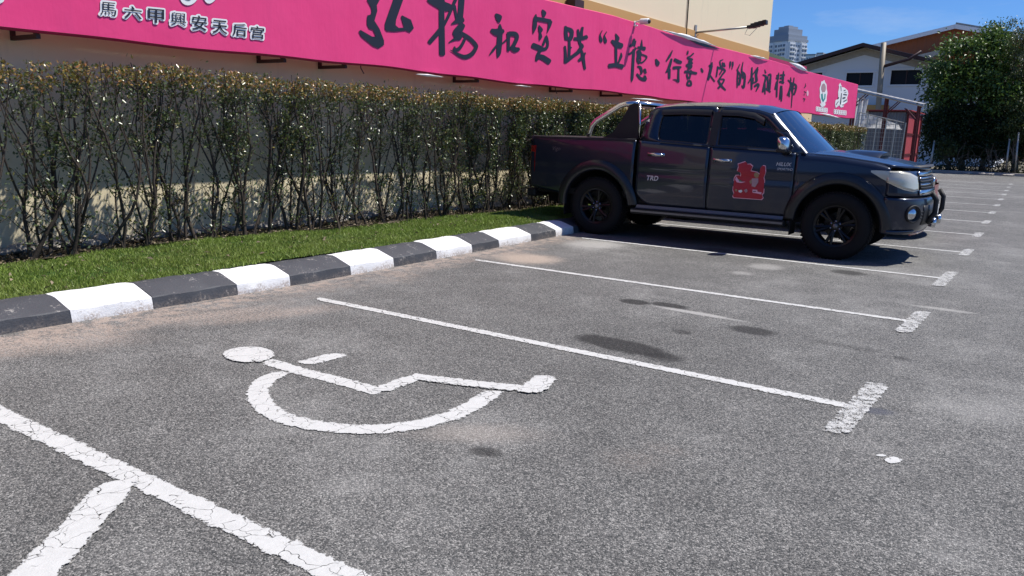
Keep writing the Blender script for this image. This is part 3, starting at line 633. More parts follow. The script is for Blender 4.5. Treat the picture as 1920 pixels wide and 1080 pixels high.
CH = [(A2, [[(345, -200, 95), (345, 150, 90), (350, 500, 95), (355, 915, 100)], [(620, -100, 60), (520, 130, 55), (420, 350, 50), (300, 530, 80), (140, 715, 75)], [(690, -150, 100), (670, 150, 95), (650, 380, 90)], [(560, 100, 50), (600, 320, 40)], [(510, 405, 20), (600, 360, 80), (700, 330, 90)], [(700, 420, 90), (650, 480, 130), (570, 560, 90), (640, 620, 120), (560, 660, 50), (460, 720, 10)], [(680, 560, 60), (800, 640, 70), (900, 740, 70), (920, 800, 65), (850, 910, 75), (740, 960, 75), (640, 930, 60), (490, 845, 12)], [(740, 640, 50), (680, 760, 55), (620, 830, 60), (560, 840, 60), (560, 790, 30)]]),
 (A3, [[(240, 140, 40), (285, 190, 110), (290, 260, 40)], [(305, 300, 30), (310, 400, 80), (300, 600, 85), (290, 750, 70), (270, 815, 10)], [(175, 390, 60), (260, 420, 120), (360, 400, 60)], [(270, 610, 30), (200, 700, 40), (145, 770, 15)], [(340, 600, 20), (460, 490, 30)], [(440, 430, 60), (440, 560, 45), (440, 705, 45)], [(450, 440, 70), (540, 450, 80), (570, 500, 60), (530, 600, 60), (500, 660, 70), (540, 690, 90), (600, 680, 50)]]),
 (A3, [[(960, 75, 30), (985, 120, 75), (980, 175, 40)], [(860, 140, 15), (850, 200, 60), (840, 330, 65), (820, 430, 20)], [(850, 205, 60), (960, 225, 65), (1080, 250, 65)], [(1080, 255, 70), (1070, 320, 50), (1035, 430, 10)], [(905, 315, 20), (930, 380, 75), (925, 430, 30), (930, 490, 55), (915, 540, 15)], [(1025, 470, 20), (1030, 520, 50), (1045, 600, 40), (1020, 670, 50), (940, 690, 60)], [(1020, 490, 40), (970, 620, 40)], [(815, 625, 85), (900, 660, 90), (960, 680, 60)], [(930, 690, 50), (890, 780, 60), (870, 860, 40)], [(880, 800, 70), (960, 810, 85), (1070, 880, 90)]]),
 (A3, [[(1325, 330, 40), (1330, 430, 60), (1340, 530, 60)], [(1330, 360, 60), (1410, 390, 70), (1425, 440, 60), (1400, 520, 70), (1350, 520, 50)], [(1385, 540, 40), (1385, 680, 45), (1380, 800, 40)], [(1390, 660, 30), (1420, 658, 20)], [(1315, 640, 35), (1325, 760, 45), (1325, 890, 50)], [(1325, 870, 70), (1440, 790, 50), (1540, 710, 60), (1580, 620, 55)], [(1520, 380, 35), (1530, 480, 45), (1550, 590, 45), (1580, 640, 60), (1520, 720, 50)], [(1465, 520, 50), (1560, 520, 55), (1655, 490, 60)], [(1590, 345, 40), (1575, 420, 45), (1570, 520, 50)], [(1570, 690, 30), (1590, 800, 60), (1530, 860, 40)], [(1630, 740, 25), (1600, 800, 50), (1610, 900, 45), (1625, 990, 35)]]),
 (A4, [[(165, 155, 14), (130, 230, 25), (145, 310, 60), (150, 345, 40)], [(245, 175, 14), (205, 240, 25), (220, 320, 60), (225, 360, 40)]]),
 (A4, [[(400, 210, 20), (430, 280, 70), (420, 330, 60)], [(335, 330, 50), (420, 390, 110), (500, 415, 90)], [(405, 440, 45), (405, 580, 45), (405, 700, 40)], [(490, 530, 15), (490, 590, 45), (445, 700, 30)], [(285, 750, 70), (400, 740, 75), (510, 765, 80)]]),
 (A4, [[(710, 300, 40), (690, 380, 55), (630, 430, 20)], [(740, 330, 20), (715, 420, 30)], [(740, 450, 40), (690, 510, 40), (615, 560, 30)], [(705, 480, 50), (690, 700, 50), (675, 950, 50), (665, 1020, 15)], [(840, 310, 10), (835, 400, 40), (830, 470, 50)], [(775, 440, 40), (890, 460, 70)], [(780, 500, 70), (800, 560, 90), (770, 650, 40), (800, 700, 60)], [(850, 560, 30), (925, 600, 30), (880, 670, 25), (830, 700, 30)], [(820, 600, 20), (820, 660, 30)], [(770, 760, 30), (820, 780, 50), (840, 860, 40), (820, 890, 30)], [(760, 890, 40), (820, 960, 50), (900, 980, 60), (890, 920, 40)], [(890, 810, 50), (905, 870, 45)]]),
 (A4, [[(1080, 640, 30), (1105, 700, 75), (1105, 740, 50)]]),
 (A5, [[(325, 160, 20), (270, 270, 50), (205, 370, 30)], [(310, 330, 40), (280, 440, 55), (235, 560, 60), (190, 600, 20)], [(265, 540, 60), (265, 720, 50)], [(370, 340, 60), (440, 380, 75), (505, 400, 60)], [(350, 510, 60), (420, 500, 55), (500, 495, 40)], [(455, 510, 40), (450, 650, 40), (450, 790, 50)], [(450, 790, 40), (390, 750, 30), (335, 750, 10)]]),
 (A5, [[(640, 170, 30), (630, 230, 35)], [(750, 215, 30), (690, 270, 25), (630, 300, 35)], [(640, 320, 30), (720, 340, 50), (660, 380, 40), (720, 410, 50), (620, 460, 60), (700, 480, 70), (640, 540, 40)], [(580, 585, 50), (700, 600, 60), (810, 620, 45)], [(620, 640, 35), (640, 730, 35)], [(700, 560, 35), (690, 640, 35), (670, 730, 35)], [(650, 770, 40), (630, 850, 45), (700, 860, 40), (690, 780, 40), (650, 775, 35)]]),
 (A5, [[(905, 520, 30), (925, 570, 50), (935, 600, 30)]]),
 (A5, [[(1070, 460, 40), (1110, 490, 60), (1130, 400, 30)], [(1120, 470, 55), (1090, 610, 50), (1050, 750, 45)], [(1090, 660, 30), (1180, 785, 30)]]),
 (A5, [[(1355, 340, 15), (1290, 380, 30), (1310, 490, 35)], [(1340, 400, 25), (1350, 480, 30)], [(1370, 410, 30), (1385, 480, 40)], [(1245, 480, 30), (1230, 600, 30), (1215, 690, 30)], [(1250, 510, 40), (1330, 520, 50), (1390, 570, 40), (1330, 650, 35), (1250, 780, 40)], [(1340, 540, 30), (1280, 640, 30)], [(1290, 740, 25), (1370, 745, 30), (1330, 830, 40), (1250, 920, 40)], [(1260, 780, 40), (1310, 870, 50), (1400, 960, 30)]]),
 (A5, [[(1500, 385, 35), (1495, 450, 40), (1485, 520, 10)], [(1550, 390, 35), (1550, 450, 40), (1530, 545, 10)]]),
 (A6, [[(170, 200, 15), (120, 310, 30)], [(135, 320, 30), (125, 480, 30), (120, 630, 20)], [(150, 340, 20), (180, 420, 40), (160, 560, 40), (140, 580, 20)], [(130, 460, 20), (170, 450, 20)], [(230, 160, 15), (205, 310, 30), (230, 460, 25)], [(200, 330, 30), (260, 390, 35), (255, 520, 40), (235, 630, 40), (200, 590, 15)]]),
 (A6, [[(390, 260, 25), (385, 450, 40), (385, 660, 30)], [(325, 545, 25), (400, 400, 20), (500, 260, 30)], [(420, 450, 20), (410, 560, 30)], [(490, 290, 50), (470, 400, 50), (480, 500, 50), (440, 540, 30)], [(440, 610, 40), (500, 570, 50), (515, 600, 40), (470, 700, 20)]]),
 (A6, [[(630, 300, 15), (645, 360, 30)], [(595, 395, 25), (650, 430, 40), (620, 560, 35), (590, 710, 35)], [(630, 560, 30), (630, 750, 25)], [(680, 430, 30), (680, 560, 30), (670, 680, 30)], [(690, 400, 30), (730, 390, 30), (720, 540, 40), (710, 690, 35)], [(650, 650, 30), (725, 710, 30)], [(690, 560, 25), (720, 540, 25)]]),
 (A6, [[(850, 400, 30), (870, 480, 30)], [(880, 360, 20), (870, 470, 30), (830, 450, 20)], [(860, 500, 30), (850, 600, 35), (845, 800, 30)], [(840, 520, 20), (815, 660, 30)], [(970, 330, 20), (960, 450, 40), (950, 550, 40)], [(910, 400, 30), (985, 400, 40)], [(910, 460, 40), (970, 440, 30)], [(900, 520, 40), (970, 540, 40)], [(920, 600, 30), (910, 720, 30), (895, 850, 20)], [(935, 600, 25), (935, 740, 30), (925, 880, 25)], [(910, 700, 15), (935, 690, 15)], [(905, 770, 15), (935, 760, 15)]]),
 (A6, [[(1095, 440, 15), (1100, 500, 25)], [(1045, 490, 20), (1100, 550, 40), (1080, 660, 35), (1040, 770, 35)], [(1075, 680, 30), (1070, 800, 25)], [(1160, 450, 20), (1145, 600, 30), (1125, 800, 25), (1110, 1000, 15)], [(1115, 540, 40), (1110, 650, 30), (1130, 740, 30)], [(1120, 550, 40), (1195, 590, 40), (1190, 680, 35), (1160, 760, 35)], [(1120, 650, 20), (1180, 640, 20)]]),
 (A6, [[(1375, 555, 10), (1368, 590, 14)], [(1382, 595, 14), (1350, 632, 18)], [(1345, 700, 14), (1382, 722, 14)], [(1352, 740, 12), (1344, 772, 12)], [(1330, 830, 18), (1365, 840, 18)], [(1350, 850, 12), (1345, 882, 16)]])]
for (org, sc), sts in CH: draw('brush_character', sts, org, sc, M['ink'], ban)
def ellipse(c, rx, ry, n=28, wob=0.0): return [(c[0]+rx*(1+wob*math.cos(9*a))*math.cos(a), c[1]+ry*(1+wob*math.cos(9*a))*math.sin(a)) for a in [2*math.pi*k/n for k in range(n)]]
poly('seal', ellipse((1412, 735), 20, 52), A6[0], A6[1], M['palepink'], ban)
A8 = ((1500, 130), 9.821)
em = poly('round_emblem', ellipse((430, 430), 70, 225, 54, .06), A8[0], A8[1], M['white'], ban)
poly('emblem_field', ellipse((430, 345), 42, 85), A8[0], A8[1], M['greypink'], em, .010); poly('emblem_field', [(385, 450), (470, 450), (465, 540), (425, 610), (388, 540)], A8[0], A8[1], M['teal'], em, .010)
poly('emblem_mark', [(410, 420), (445, 420), (440, 530), (425, 560), (418, 500)], A8[0], A8[1], M['white'], em, .014)
poly('emblem_tail', [(360, 630), (480, 630), (450, 680), (400, 700), (380, 670)], A8[0], A8[1], M['white'], em, .008)
e2 = poly('floral_emblem', [(735, 245), (770, 330), (810, 335), (870, 390), (880, 450), (860, 520), (865, 600), (800, 640), (790, 690), (745, 705), (720, 660), (655, 712), (640, 640), (650, 570), (700, 540), (695, 420), (715, 330), (705, 290)], A8[0], A8[1], M['white'], ban)
draw('emblem_mark', [[(745, 310, 14), (750, 400, 10)], [(800, 390, 16), (830, 380, 10)], [(790, 460, 14), (850, 470, 18)], [(780, 530, 22), (820, 520, 22)], [(850, 560, 14), (790, 590, 12)], [(755, 440, 12), (745, 560, 16), (735, 640, 18)], [(660, 650, 14), (700, 590, 10)], [(705, 520, 22), (690, 550, 12)], [(785, 640, 12), (780, 670, 10)], [(810, 430, 10), (845, 420, 8)]], A8[0], A8[1], M['ink'], e2, 0, .011)
for x0, x1, yy, dy in ((290, 505, 735, 45), (620, 850, 785, 40)):
    n = 7
    for k in range(n):
        x = x0+(x1-x0)*(k+.5)/n; w = (x1-x0)/n*.30; y_ = yy+dy*(k/n-.3)*.7
        draw('caption_glyph', [[(x-w, y_-34, 12), (x+w, y_-34, 12), (x+w, y_+34, 12), (x-w, y_+34, 12), (x-w, y_-34, 12)], [(x-w, y_, 10), (x+w, y_+3, 10)]], A8[0], A8[1], M['white'], ban)
# white-edged lettering: built-in font glyphs fitted to the traced boxes
A7 = ((170, 0), 5.647)
def glyph_mesh(ch, off):
    cu = bpy.data.curves.new('glyph', 'FONT'); cu.body = ch; cu.size = 1.0; cu.offset = off; cu.resolution_u = 3
    ob = bpy.data.objects.new('glyph', cu); COL.objects.link(ob); dg = bpy.context.evaluated_depsgraph_get(); dg.update()
    me = bpy.data.meshes.new_from_object(ob.evaluated_get(dg)); bpy.data.objects.remove(ob); bpy.data.curves.remove(cu)
    return me
def fit_glyph(name, ch, box, org, sc, off, mat, parent, lift, ref):
    me = glyph_mesh(ch, off); x0, y0, x1, y1 = ref
    for vv in me.vertices:
        u = (vv.co.x-x0)/(x1-x0); w = (vv.co.y-y0)/(y1-y0); bx = box[0]+(box[2]-box[0])*u
        slant = .10*(box[2]-box[0])*(u-.5)
        vv.co = Vector(P2B((org[0]+bx/sc, org[1]+(box[3]-(box[3]-box[1])*w+slant)/sc), lift))
    return link(name, me, mat, parent)
def glyph_backing(ch, box, org, sc, rad, ref):
    me = glyph_mesh(ch, 0.0); x0, y0, x1, y1 = ref; pt = []
    for vv in me.vertices:
        u = (vv.co.x-x0)/(x1-x0); w = (vv.co.y-y0)/(y1-y0); pt.append(np.array((box[0]+(box[2]-box[0])*u, box[3]-(box[3]-box[1])*w+.10*(box[2]-box[0])*(u-.5))))
    cnt = {}
    for pg in me.polygons:
        for e in pg.edge_keys: cnt[e] = cnt.get(e, 0)+1
    b = MB(); o = .006; to = lambda q, o: P2B((org[0]+q[0]/sc, org[1]+q[1]/sc), o)
    for pg in me.polygons: b.add([to(pt[i], o) for i in pg.vertices], [tuple(range(len(pg.vertices)))])
    for (i, j), c in cnt.items():
        if c != 1: continue
        o += .000022; a, d = pt[i], pt[j]; t = d-a; l = np.linalg.norm(t)
        if l < .5: continue
        t = t/l; nn = np.array([-t[1], t[0]]); ring = [a+rad*(nn*math.cos(q)-t*math.sin(q)) for q in np.linspace(0, math.pi, 6)]+[d+rad*(-nn*math.cos(q)+t*math.sin(q)) for q in np.linspace(0, math.pi, 6)]
        b.add([to(q, o) for q in ring], [tuple(range(len(ring)))])
    return b.build('outlined_character', M['white'], ban)
for ch, box in zip('馬六甲興安天后宫', [(95, 25, 265, 165), (350, 70, 530, 198), (600, 98, 765, 242), (838, 135, 1000, 272), (1065, 168, 1220, 320), (1285, 218, 1435, 355), (1495, 254, 1640, 382), (1690, 280, 1825, 408)]):
    m0 = glyph_mesh(ch, 0.0); xs = [q.co.x for q in m0.vertices]; ys_ = [q.co.y for q in m0.vertices]; ref = (min(xs), min(ys_), max(xs), max(ys_)); bpy.data.meshes.remove(m0)
    g0 = glyph_backing(ch, box, A7[0], A7[1], 20, ref); fit_glyph('glyph_face', ch, box, A7[0], A7[1], 0.0 if ch in '興馬' else .012, M['ink'], g0, .0125, ref)
draw('outlined_character', [[(900, -120, 90), (960, -60, 90), (1000, 5, 90), (1050, 10, 80), (1095, -40, 80), (1110, -120, 70)]], A7[0], A7[1], M['white'], ban); draw('glyph_face', [[(940, -110, 30), (1000, -20, 30), (1050, -20, 26), (1080, -110, 24)]], A7[0], A7[1], M['ink'], ban, 0, .010)
draw('outlined_character', [[(1180, -120, 70), (1225, -10, 60), (1260, 8, 55), (1320, -60, 70)]], A7[0], A7[1], M['white'], ban); draw('glyph_face', [[(1200, -120, 24), (1250, -20, 22), (1320, -80, 24)]], A7[0], A7[1], M['ink'], ban, 0, .010)
draw('outlined_character', [[(-1010, -60, 90), (-960, 10, 60), (-930, -60, 60)]], A7[0], A7[1], M['white'], ban)

# ---- security camera on the banner top, lamp on an arm from the wall
p = PW((1190, 45), XBAN); cc = empty('security_camera', tuple(p), label='small white security camera with a black lens on top of the pink banner', cat='camera')
b = MB(); b.tube([(0, 0, -.06), (0, 0, .05)], .018, 8); b.tube([(0, 0, .03), (.13, 0, .05)], .014, 8); b.obox((0, 0, -.03), (.05, 0, 0), (0, .035, 0), (0, 0, .008)); b.build('mount', M['whitepl'], cc, smooth=True)
b = MB(); b.lathe([(0, -.085), (.045, -.085), (.052, -.07), (.052, .075), (.047, .085), (0, .085)], 18, 'x', (.19, 0, .035)); b.build('housing', M['whitepl'], cc, smooth=True)
b = MB(); b.lathe([(0, .02), (.032, .014), (.040, .0), (.040, -.03), (0, -.03)], 18, 'x', (.285, 0, .030)); b.build('lens', M['black'], cc, smooth=True)
p = PW((1303, 61), XWALL); tip = PY((1402, 51), p[1]); end = PY((1438, 46), p[1])
lt = empty('wall_lamp', (p[0], p[1], p[2]), label='black lamp head on a long pipe arm from the cream upper wall', cat='lamp'); o_ = np.array(lt.location)
b = MB(); b.tube([(0.0, 0, 0), tip-o_], .022, 8); b.build('arm', M['galv'], lt, smooth=True); b = MB(); b.obox((.012, 0, .02), (.010, 0, 0), (0, .05, 0), (0, 0, .14)); b.tube([(.02, .0, -.02), (.09, 0, -.05), (.02, 0, -.10)], .008, 6); b.build('wall_plate', M['galv'], lt)
d = end-tip; d[1] = 0; ax = d/np.linalg.norm(d); up = np.cross((0, 1, 0), ax); up = up*(1 if up[2] > 0 else -1); c_ = (tip+end)/2-o_
b = MB(); hh = np.linalg.norm(d)/2
for i in range(5):
    k0 = -1+2*i/5; b.obox(c_+ax*hh*(k0+.2)+up*.012*i, ax*hh*.21, (0, .10-.012*abs(i-2), 0), up*(.045 if i else .03))
b.build('lamp_head', M['black'], lt, bevel=.01); b = MB(); b.tube([tip-o_+np.array([.0, 0, -.02]), tip-o_+np.array([-.05, 0, -.14]), tip-o_+np.array([.06, 0, -.17]), c_+np.array([0, 0, -.04])], .006, 5); b.build('cable', M['galv'], lt)

# ================================================================== PICKUP TRUCK
def carpaint(name, col, flake=.4):
    t = NT(name); p = t.obj(); n = t.noise(p, 900, 2); dirt = t.noise(p, 3.0, 5, .65); s = t.n('ShaderNodeSeparateXYZ'); t.set(s.inputs[0], p)
    c = t.mix(t.math('MULTIPLY', n, flake), col, [min(1, x*2.2) for x in col])
    dm = t.math('MULTIPLY', t.smooth(s.outputs[2], .95, .30), t.smooth(dirt, .38, .75)); c = t.mix(t.math('MULTIPLY', dm, .30), c, (.16, .14, .11))
    return t.done(t.bsdf(c, t.math('MULTIPLY_ADD', dm, .25, .28), .4, None, t.math('MULTIPLY_ADD', dm, -.35, .55), .5))
M['tpaint'] = carpaint('dark_slate_car_paint', (.010, .016, .034)); M['rpaint'] = carpaint('red_car_paint', (.28, .012, .018))
M['chrome'] = plain('chrome', (.60, .61, .63), .17, 1.0, .06); M['rubber'] = plain('tyre_rubber', (.010, .010, .011), .85, 0, .3, 20, .5, .25); M['rim'] = plain('black_alloy', (.012, .012, .014), .32, .5, .2)
M['trim'] = plain('matt_black_trim', (.016, .016, .017), .62, 0, .25, 10, .3, .4); M['flare'] = plain('painted_flare', (.012, .015, .022), .40, .25, .2, 8, .0, .5, .25); M['under'] = plain('underbody', (.012, .011, .010), .9, 0, .4)
M['seat'] = plain('seat_cloth', (.035, .034, .036), .9, 0, .2, 20); M['alu'] = plain('step_aluminium', (.17, .17, .18), .42, .6, .25, 30)
def glass(name, tint, base=.05):
    t = NT(name); tr = t.n('ShaderNodeBsdfTransparent'); tr.inputs[0].default_value = (*tint, 1); g = t.n('ShaderNodeBsdfGlossy'); g.inputs['Roughness'].default_value = .02; g.inputs[0].default_value = (1, 1, 1, 1)
    fr = t.n('ShaderNodeLayerWeight'); fr.inputs[0].default_value = .5; ms = t.n('ShaderNodeMixShader'); t.set(ms.inputs[0], t.math('MULTIPLY_ADD', t.math('POWER', fr.outputs['Facing'], 4.0), .90, base)); t.t.links.new(tr.outputs[0], ms.inputs[1]); t.t.links.new(g.outputs[0], ms.inputs[2]); return t.done(ms.outputs[0])
M['tint'] = glass('tinted_glass', (.16, .17, .20)); M['wind'] = glass('windscreen_glass', (.22, .25, .29), .20)
def lensmat():
    t = NT('headlight_lens'); n = t.noise(t.obj(), 9, 4, .6)
    return t.done(t.bsdf(t.mix(n, (.40, .39, .32), (.66, .64, .54)), .22, .15, None, .8, .6))
M['lens'] = lensmat(); M['redlens'] = plain('red_lens', (.30, .006, .008), .15, 0, .1, 6, 0, .6, .8); M['decal_red'] = plain('sticker_red', (.42, .010, .030), .4); M['decal_green'] = plain('sticker_green', (.05, .20, .10), .4); M['decal_tan'] = plain('sticker_tan', (.35, .22, .12), .4)
TY = 10.195
truck = empty('pickup_truck', (.31, TY, 0), label='dark slate double-cab pickup with chrome roll bar parked across the bay', cat='pickup truck')
WB = 3.06; RW = .385; RA_R, RA_F = .485, .475
def arch(x, zb):
    z = zb
    for cx, r in ((0.0, RA_R), (WB, RA_F)):
        d = abs(x-cx)
        if d < r: z = max(z, .385+math.sqrt(r*r-d*d))
    return z
def zbot(x): return arch(x, interp(x, [-1.1, -.6, -.45, .45, .6, 2.5, 2.6, 3.6], [.60, .53, .48, .44, .43, .42, .41, .38]))
def ztop(x): return interp(x, [-1.1, .52, .6, 1.5, 2.62, 3.0, 3.4, 3.62], [1.28, 1.275, 1.27, 1.225, 1.185, 1.165, 1.115, 1.07])
def wside(x, z):
    w = interp(z, [.30, .45, .60, .78, .98, 1.12, 1.20, 1.28, 1.75], [.845, .872, .892, .900, .896, .880, .868, .850, .668])
    w += -.012*math.exp(-((z-.87)/.035)**2)*(1 if .5 < x < 2.6 else .4)            # swage line
    if x > 2.7: w -= .035*((x-2.7)/.85)**2
    if x < -.6: w -= .02*((-.6-x)/.5)**2
    zt = ztop(x)
    if z > zt-.07 and x > 2.60: w -= .045*((z-zt+.07)/.07)**2
    return w
def side_panel(name, x0, x1, mat=None, n=None, zt=None, zlow=None, trimcorner=None, y_in=.0):
    """outer skin between two stations, both sides of the truck"""
    n = n or max(4, int((x1-x0)/.035)); obs = []
    xs = sorted(set([round(x, 4) for x in np.linspace(x0, x1, n+1)] + [round(c+r*math.cos(a), 4) for c, r in ((0., RA_R), (WB, RA_F)) for a in np.linspace(0, math.pi, 30) if x0 < c+r*math.cos(a) < x1]))
    for s in (-1, 1):
        b = MB(); rows = []
        for x in xs:
            z0 = zbot(x) if zlow is None else max(zlow, arch(x, 0)); z1 = zt(x) if zt else ztop(x)
            if trimcorner: z0 = max(z0, trimcorner(x))
            rows.append([(x, s*(wside(x, z)-y_in), z) for z in np.linspace(z0, z1, 20)])
        b.grid(rows, flip=(s < 0)); o = b.build(name, mat or M['tpaint'], truck, smooth=True)
        m_ = o.modifiers.new('t', 'SOLIDIFY'); m_.thickness = .022; m_.offset = -1; obs.append(o)
    return obs
side_panel('bed_side', -1.06, .525); side_panel('front_fender', 2.562, 3.56)
def rr(x): return .52+.0*x
side_panel('rear_door', .575, 1.520, trimcorner=lambda x: .455+.16*max(0, (.80-x)/.225)**2.2)
side_panel('front_door', 1.530, 2.552, trimcorner=lambda x: .455+.04*max(0, (x-2.46)/.10)**2)
side_panel('sill_panel', .53, 2.56, M['trim'], zt=lambda x: .452, y_in=.012)
# inner body tub, dark so gaps read dark; nose boxes added against light leaks
b = MB(); b.box((-.98, -.80, .52), (.50, .80, .60)); b.box((.55, -.83, .44), (2.60, .83, .52)); b.box((.545, -.83, .52), (.60, .83, 1.24)); b.box((2.50, -.80, .52), (2.58, .80, 1.16)); b.box((2.6, -.55, .42), (3.70, .55, .98)); b.box((.40, -.74, .40), (2.7, .74, .44)); b.box((3.56, -.62, .40), (3.79, .62, .985)); b.box((2.62, -.79, .92), (3.56, .79, 1.0))
for s in (-1, 1):
    for cx, r in ((0, RA_R), (WB, RA_F)):
        P = [[(cx+(r+.02)*math.cos(a), s*y, .385+(r+.02)*math.sin(a)) for y in (.48, .86)] for a in np.linspace(-.05, math.pi+.05, 20)]; b.grid(P)
        b.box((cx-.5, s*.48-.005, .42), (cx+.5, s*.48+.005, .9))
b.build('inner_body', M['under'], truck)
b = MB(); b.box((-1.0, -.45, .36), (3.55, -.33, .50)); b.box((-1.0, .33, .36), (3.55, .45, .50)); b.tube([(0, -.70, .385), (0, .70, .385)], .05, 10); b.lathe([(0, -.16), (.14, -.10), (.16, 0), (.14, .10), (0, .16)], 14, 'y', (0, .05, .385)); b.tube([(WB, -.68, .37), (WB, .68, .37)], .04, 8); b.tube([(-.95, .5, .40), (-.4, .52, .42), (1.2, .5, .40)], .035, 8); b.box((1.4, -.25, .34), (2.2, .25, .46)); b.build('chassis', M['under'], truck)
# fender flares
for cx, r in ((0., RA_R), (WB, RA_F)):
    for s in (-1, 1):
        b = MB(); rows = []
        for a in np.linspace(-.06 if cx else .10, math.pi-.10 if cx else math.pi+.0, 34):
            row = []
            for rad, dy in ((r-.012, -.03), (r-.012, .030), (r+.03, .040), (r+.075, .030), (r+.115, .004), (r+.118, -.02)):
                x = cx+rad*math.cos(a); z = .385+rad*math.sin(a)*1.03; row.append((x, s*(wside(min(x, 3.5), min(z, 1.05))+dy), z))
            rows.append(row)
        b.grid(rows, flip=(s < 0)); b.build('fender_flare', M['flare'], truck, smooth=True)
# bed: rail caps, cover, tailgate, tail lights, rear bumper
for s in (-1, 1):
    b = MB(); rows = []
    for x in np.linspace(-1.06, .52, 20): z = ztop(x); rows.append([(x, s*(wside(x, z)+.006), z-.035), (x, s*(wside(x, z)+.004), z+.008), (x, s*(wside(x, z)-.02), z+.018), (x, s*(wside(x, z)-.10), z+.016), (x, s*(wside(x, z)-.10), z-.05)])
    b.grid(rows, flip=(s > 0)); b.build('bed_rail', M['trim'], truck, smooth=True)
b = MB(); b.grid([[(x, y, 1.282+.022*(1-(y/.78)**2)) for y in np.linspace(-.78, .78, 9)] for x in np.linspace(-1.03, .50, 8)], flip=True); o = b.build('bed_cover', M['trim'], truck, smooth=True)
b = MB(); rows = [[(-1.065-.02*(1-(y/.84)**2)-.012*math.sin((z-.6)*4), y, z) for y in np.linspace(-.80, .80, 9)] for z in np.linspace(.60, 1.285, 8)]; b.grid(rows); o = b.build('tailgate', M['tpaint'], truck, smooth=True); m_ = o.modifiers.new('t', 'SOLIDIFY'); m_.thickness = .03
b = MB(); b.obox((-1.10, 0, .92), (.012, 0, 0), (0, .12, 0), (0, 0, .035)); b.build('tailgate_handle', M['chrome'], truck, bevel=.008)
for s in (-1, 1):
    b = MB(); b.grid([[(x, s*(wside(-1.0, z)+.004 if k == 0 else y), z) for k, (x, y) in enumerate(((-.985, 0), (-1.060, .868), (-1.090, .84), (-1.100, .74)))] for z in np.linspace(.80, 1.16, 6)], flip=(s < 0)); b.build('tail_light', M['redlens'], truck, smooth=True)
b = MB(); b.box((-1.16, -.80, .44), (-1.02, .80, .56)); b.build('rear_bumper', M['trim'], truck, bevel=.03)
# greenhouse
GH = [(.572, 1.268), (1.05, 1.250), (1.525, 1.226), (2.10, 1.206), (2.655, 1.188), (2.44, 1.415), (2.20, 1.628), (2.02, 1.678), (1.70, 1.706), (1.30, 1.722), (.95, 1.716), (.70, 1.690), (.635, 1.64), (.60, 1.50)]
RWIN = [(.86, 1.278), (1.15, 1.266), (1.475, 1.250), (1.468, 1.45), (1.455, 1.640), (1.15, 1.652), (.86, 1.640), (.815, 1.615), (.797, 1.55), (.792, 1.42), (.802, 1.34), (.825, 1.296)]
FWIN = [(1.60, 1.244), (1.95, 1.232), (2.30, 1.220), (2.47, 1.214), (2.36, 1.345), (2.20, 1.500), (2.085, 1.592), (1.96, 1.628), (1.78, 1.640), (1.575, 1.646), (1.585, 1.45)]
def wup(z): return .862-(z-1.19)*.375
def fillpoly(outer, holes, yf):
    loops = [[Vector((p[0], p[1], 0)) for p in outer]]+[[Vector((p[0], p[1], 0)) for p in h] for h in holes]; tri = geometry.tessellate_polygon(loops); pts = [p for l in loops for p in l]
    return [(p.x, yf(p.y), p.y) for p in pts], [tuple(t) for t in tri]
def off_poly(P, d):
    c = np.mean(np.array(P), 0); out = []
    for q in P: v_ = np.array(q)-c; out.append(tuple(np.array(q)+v_/np.linalg.norm(v_)*d))
    return out
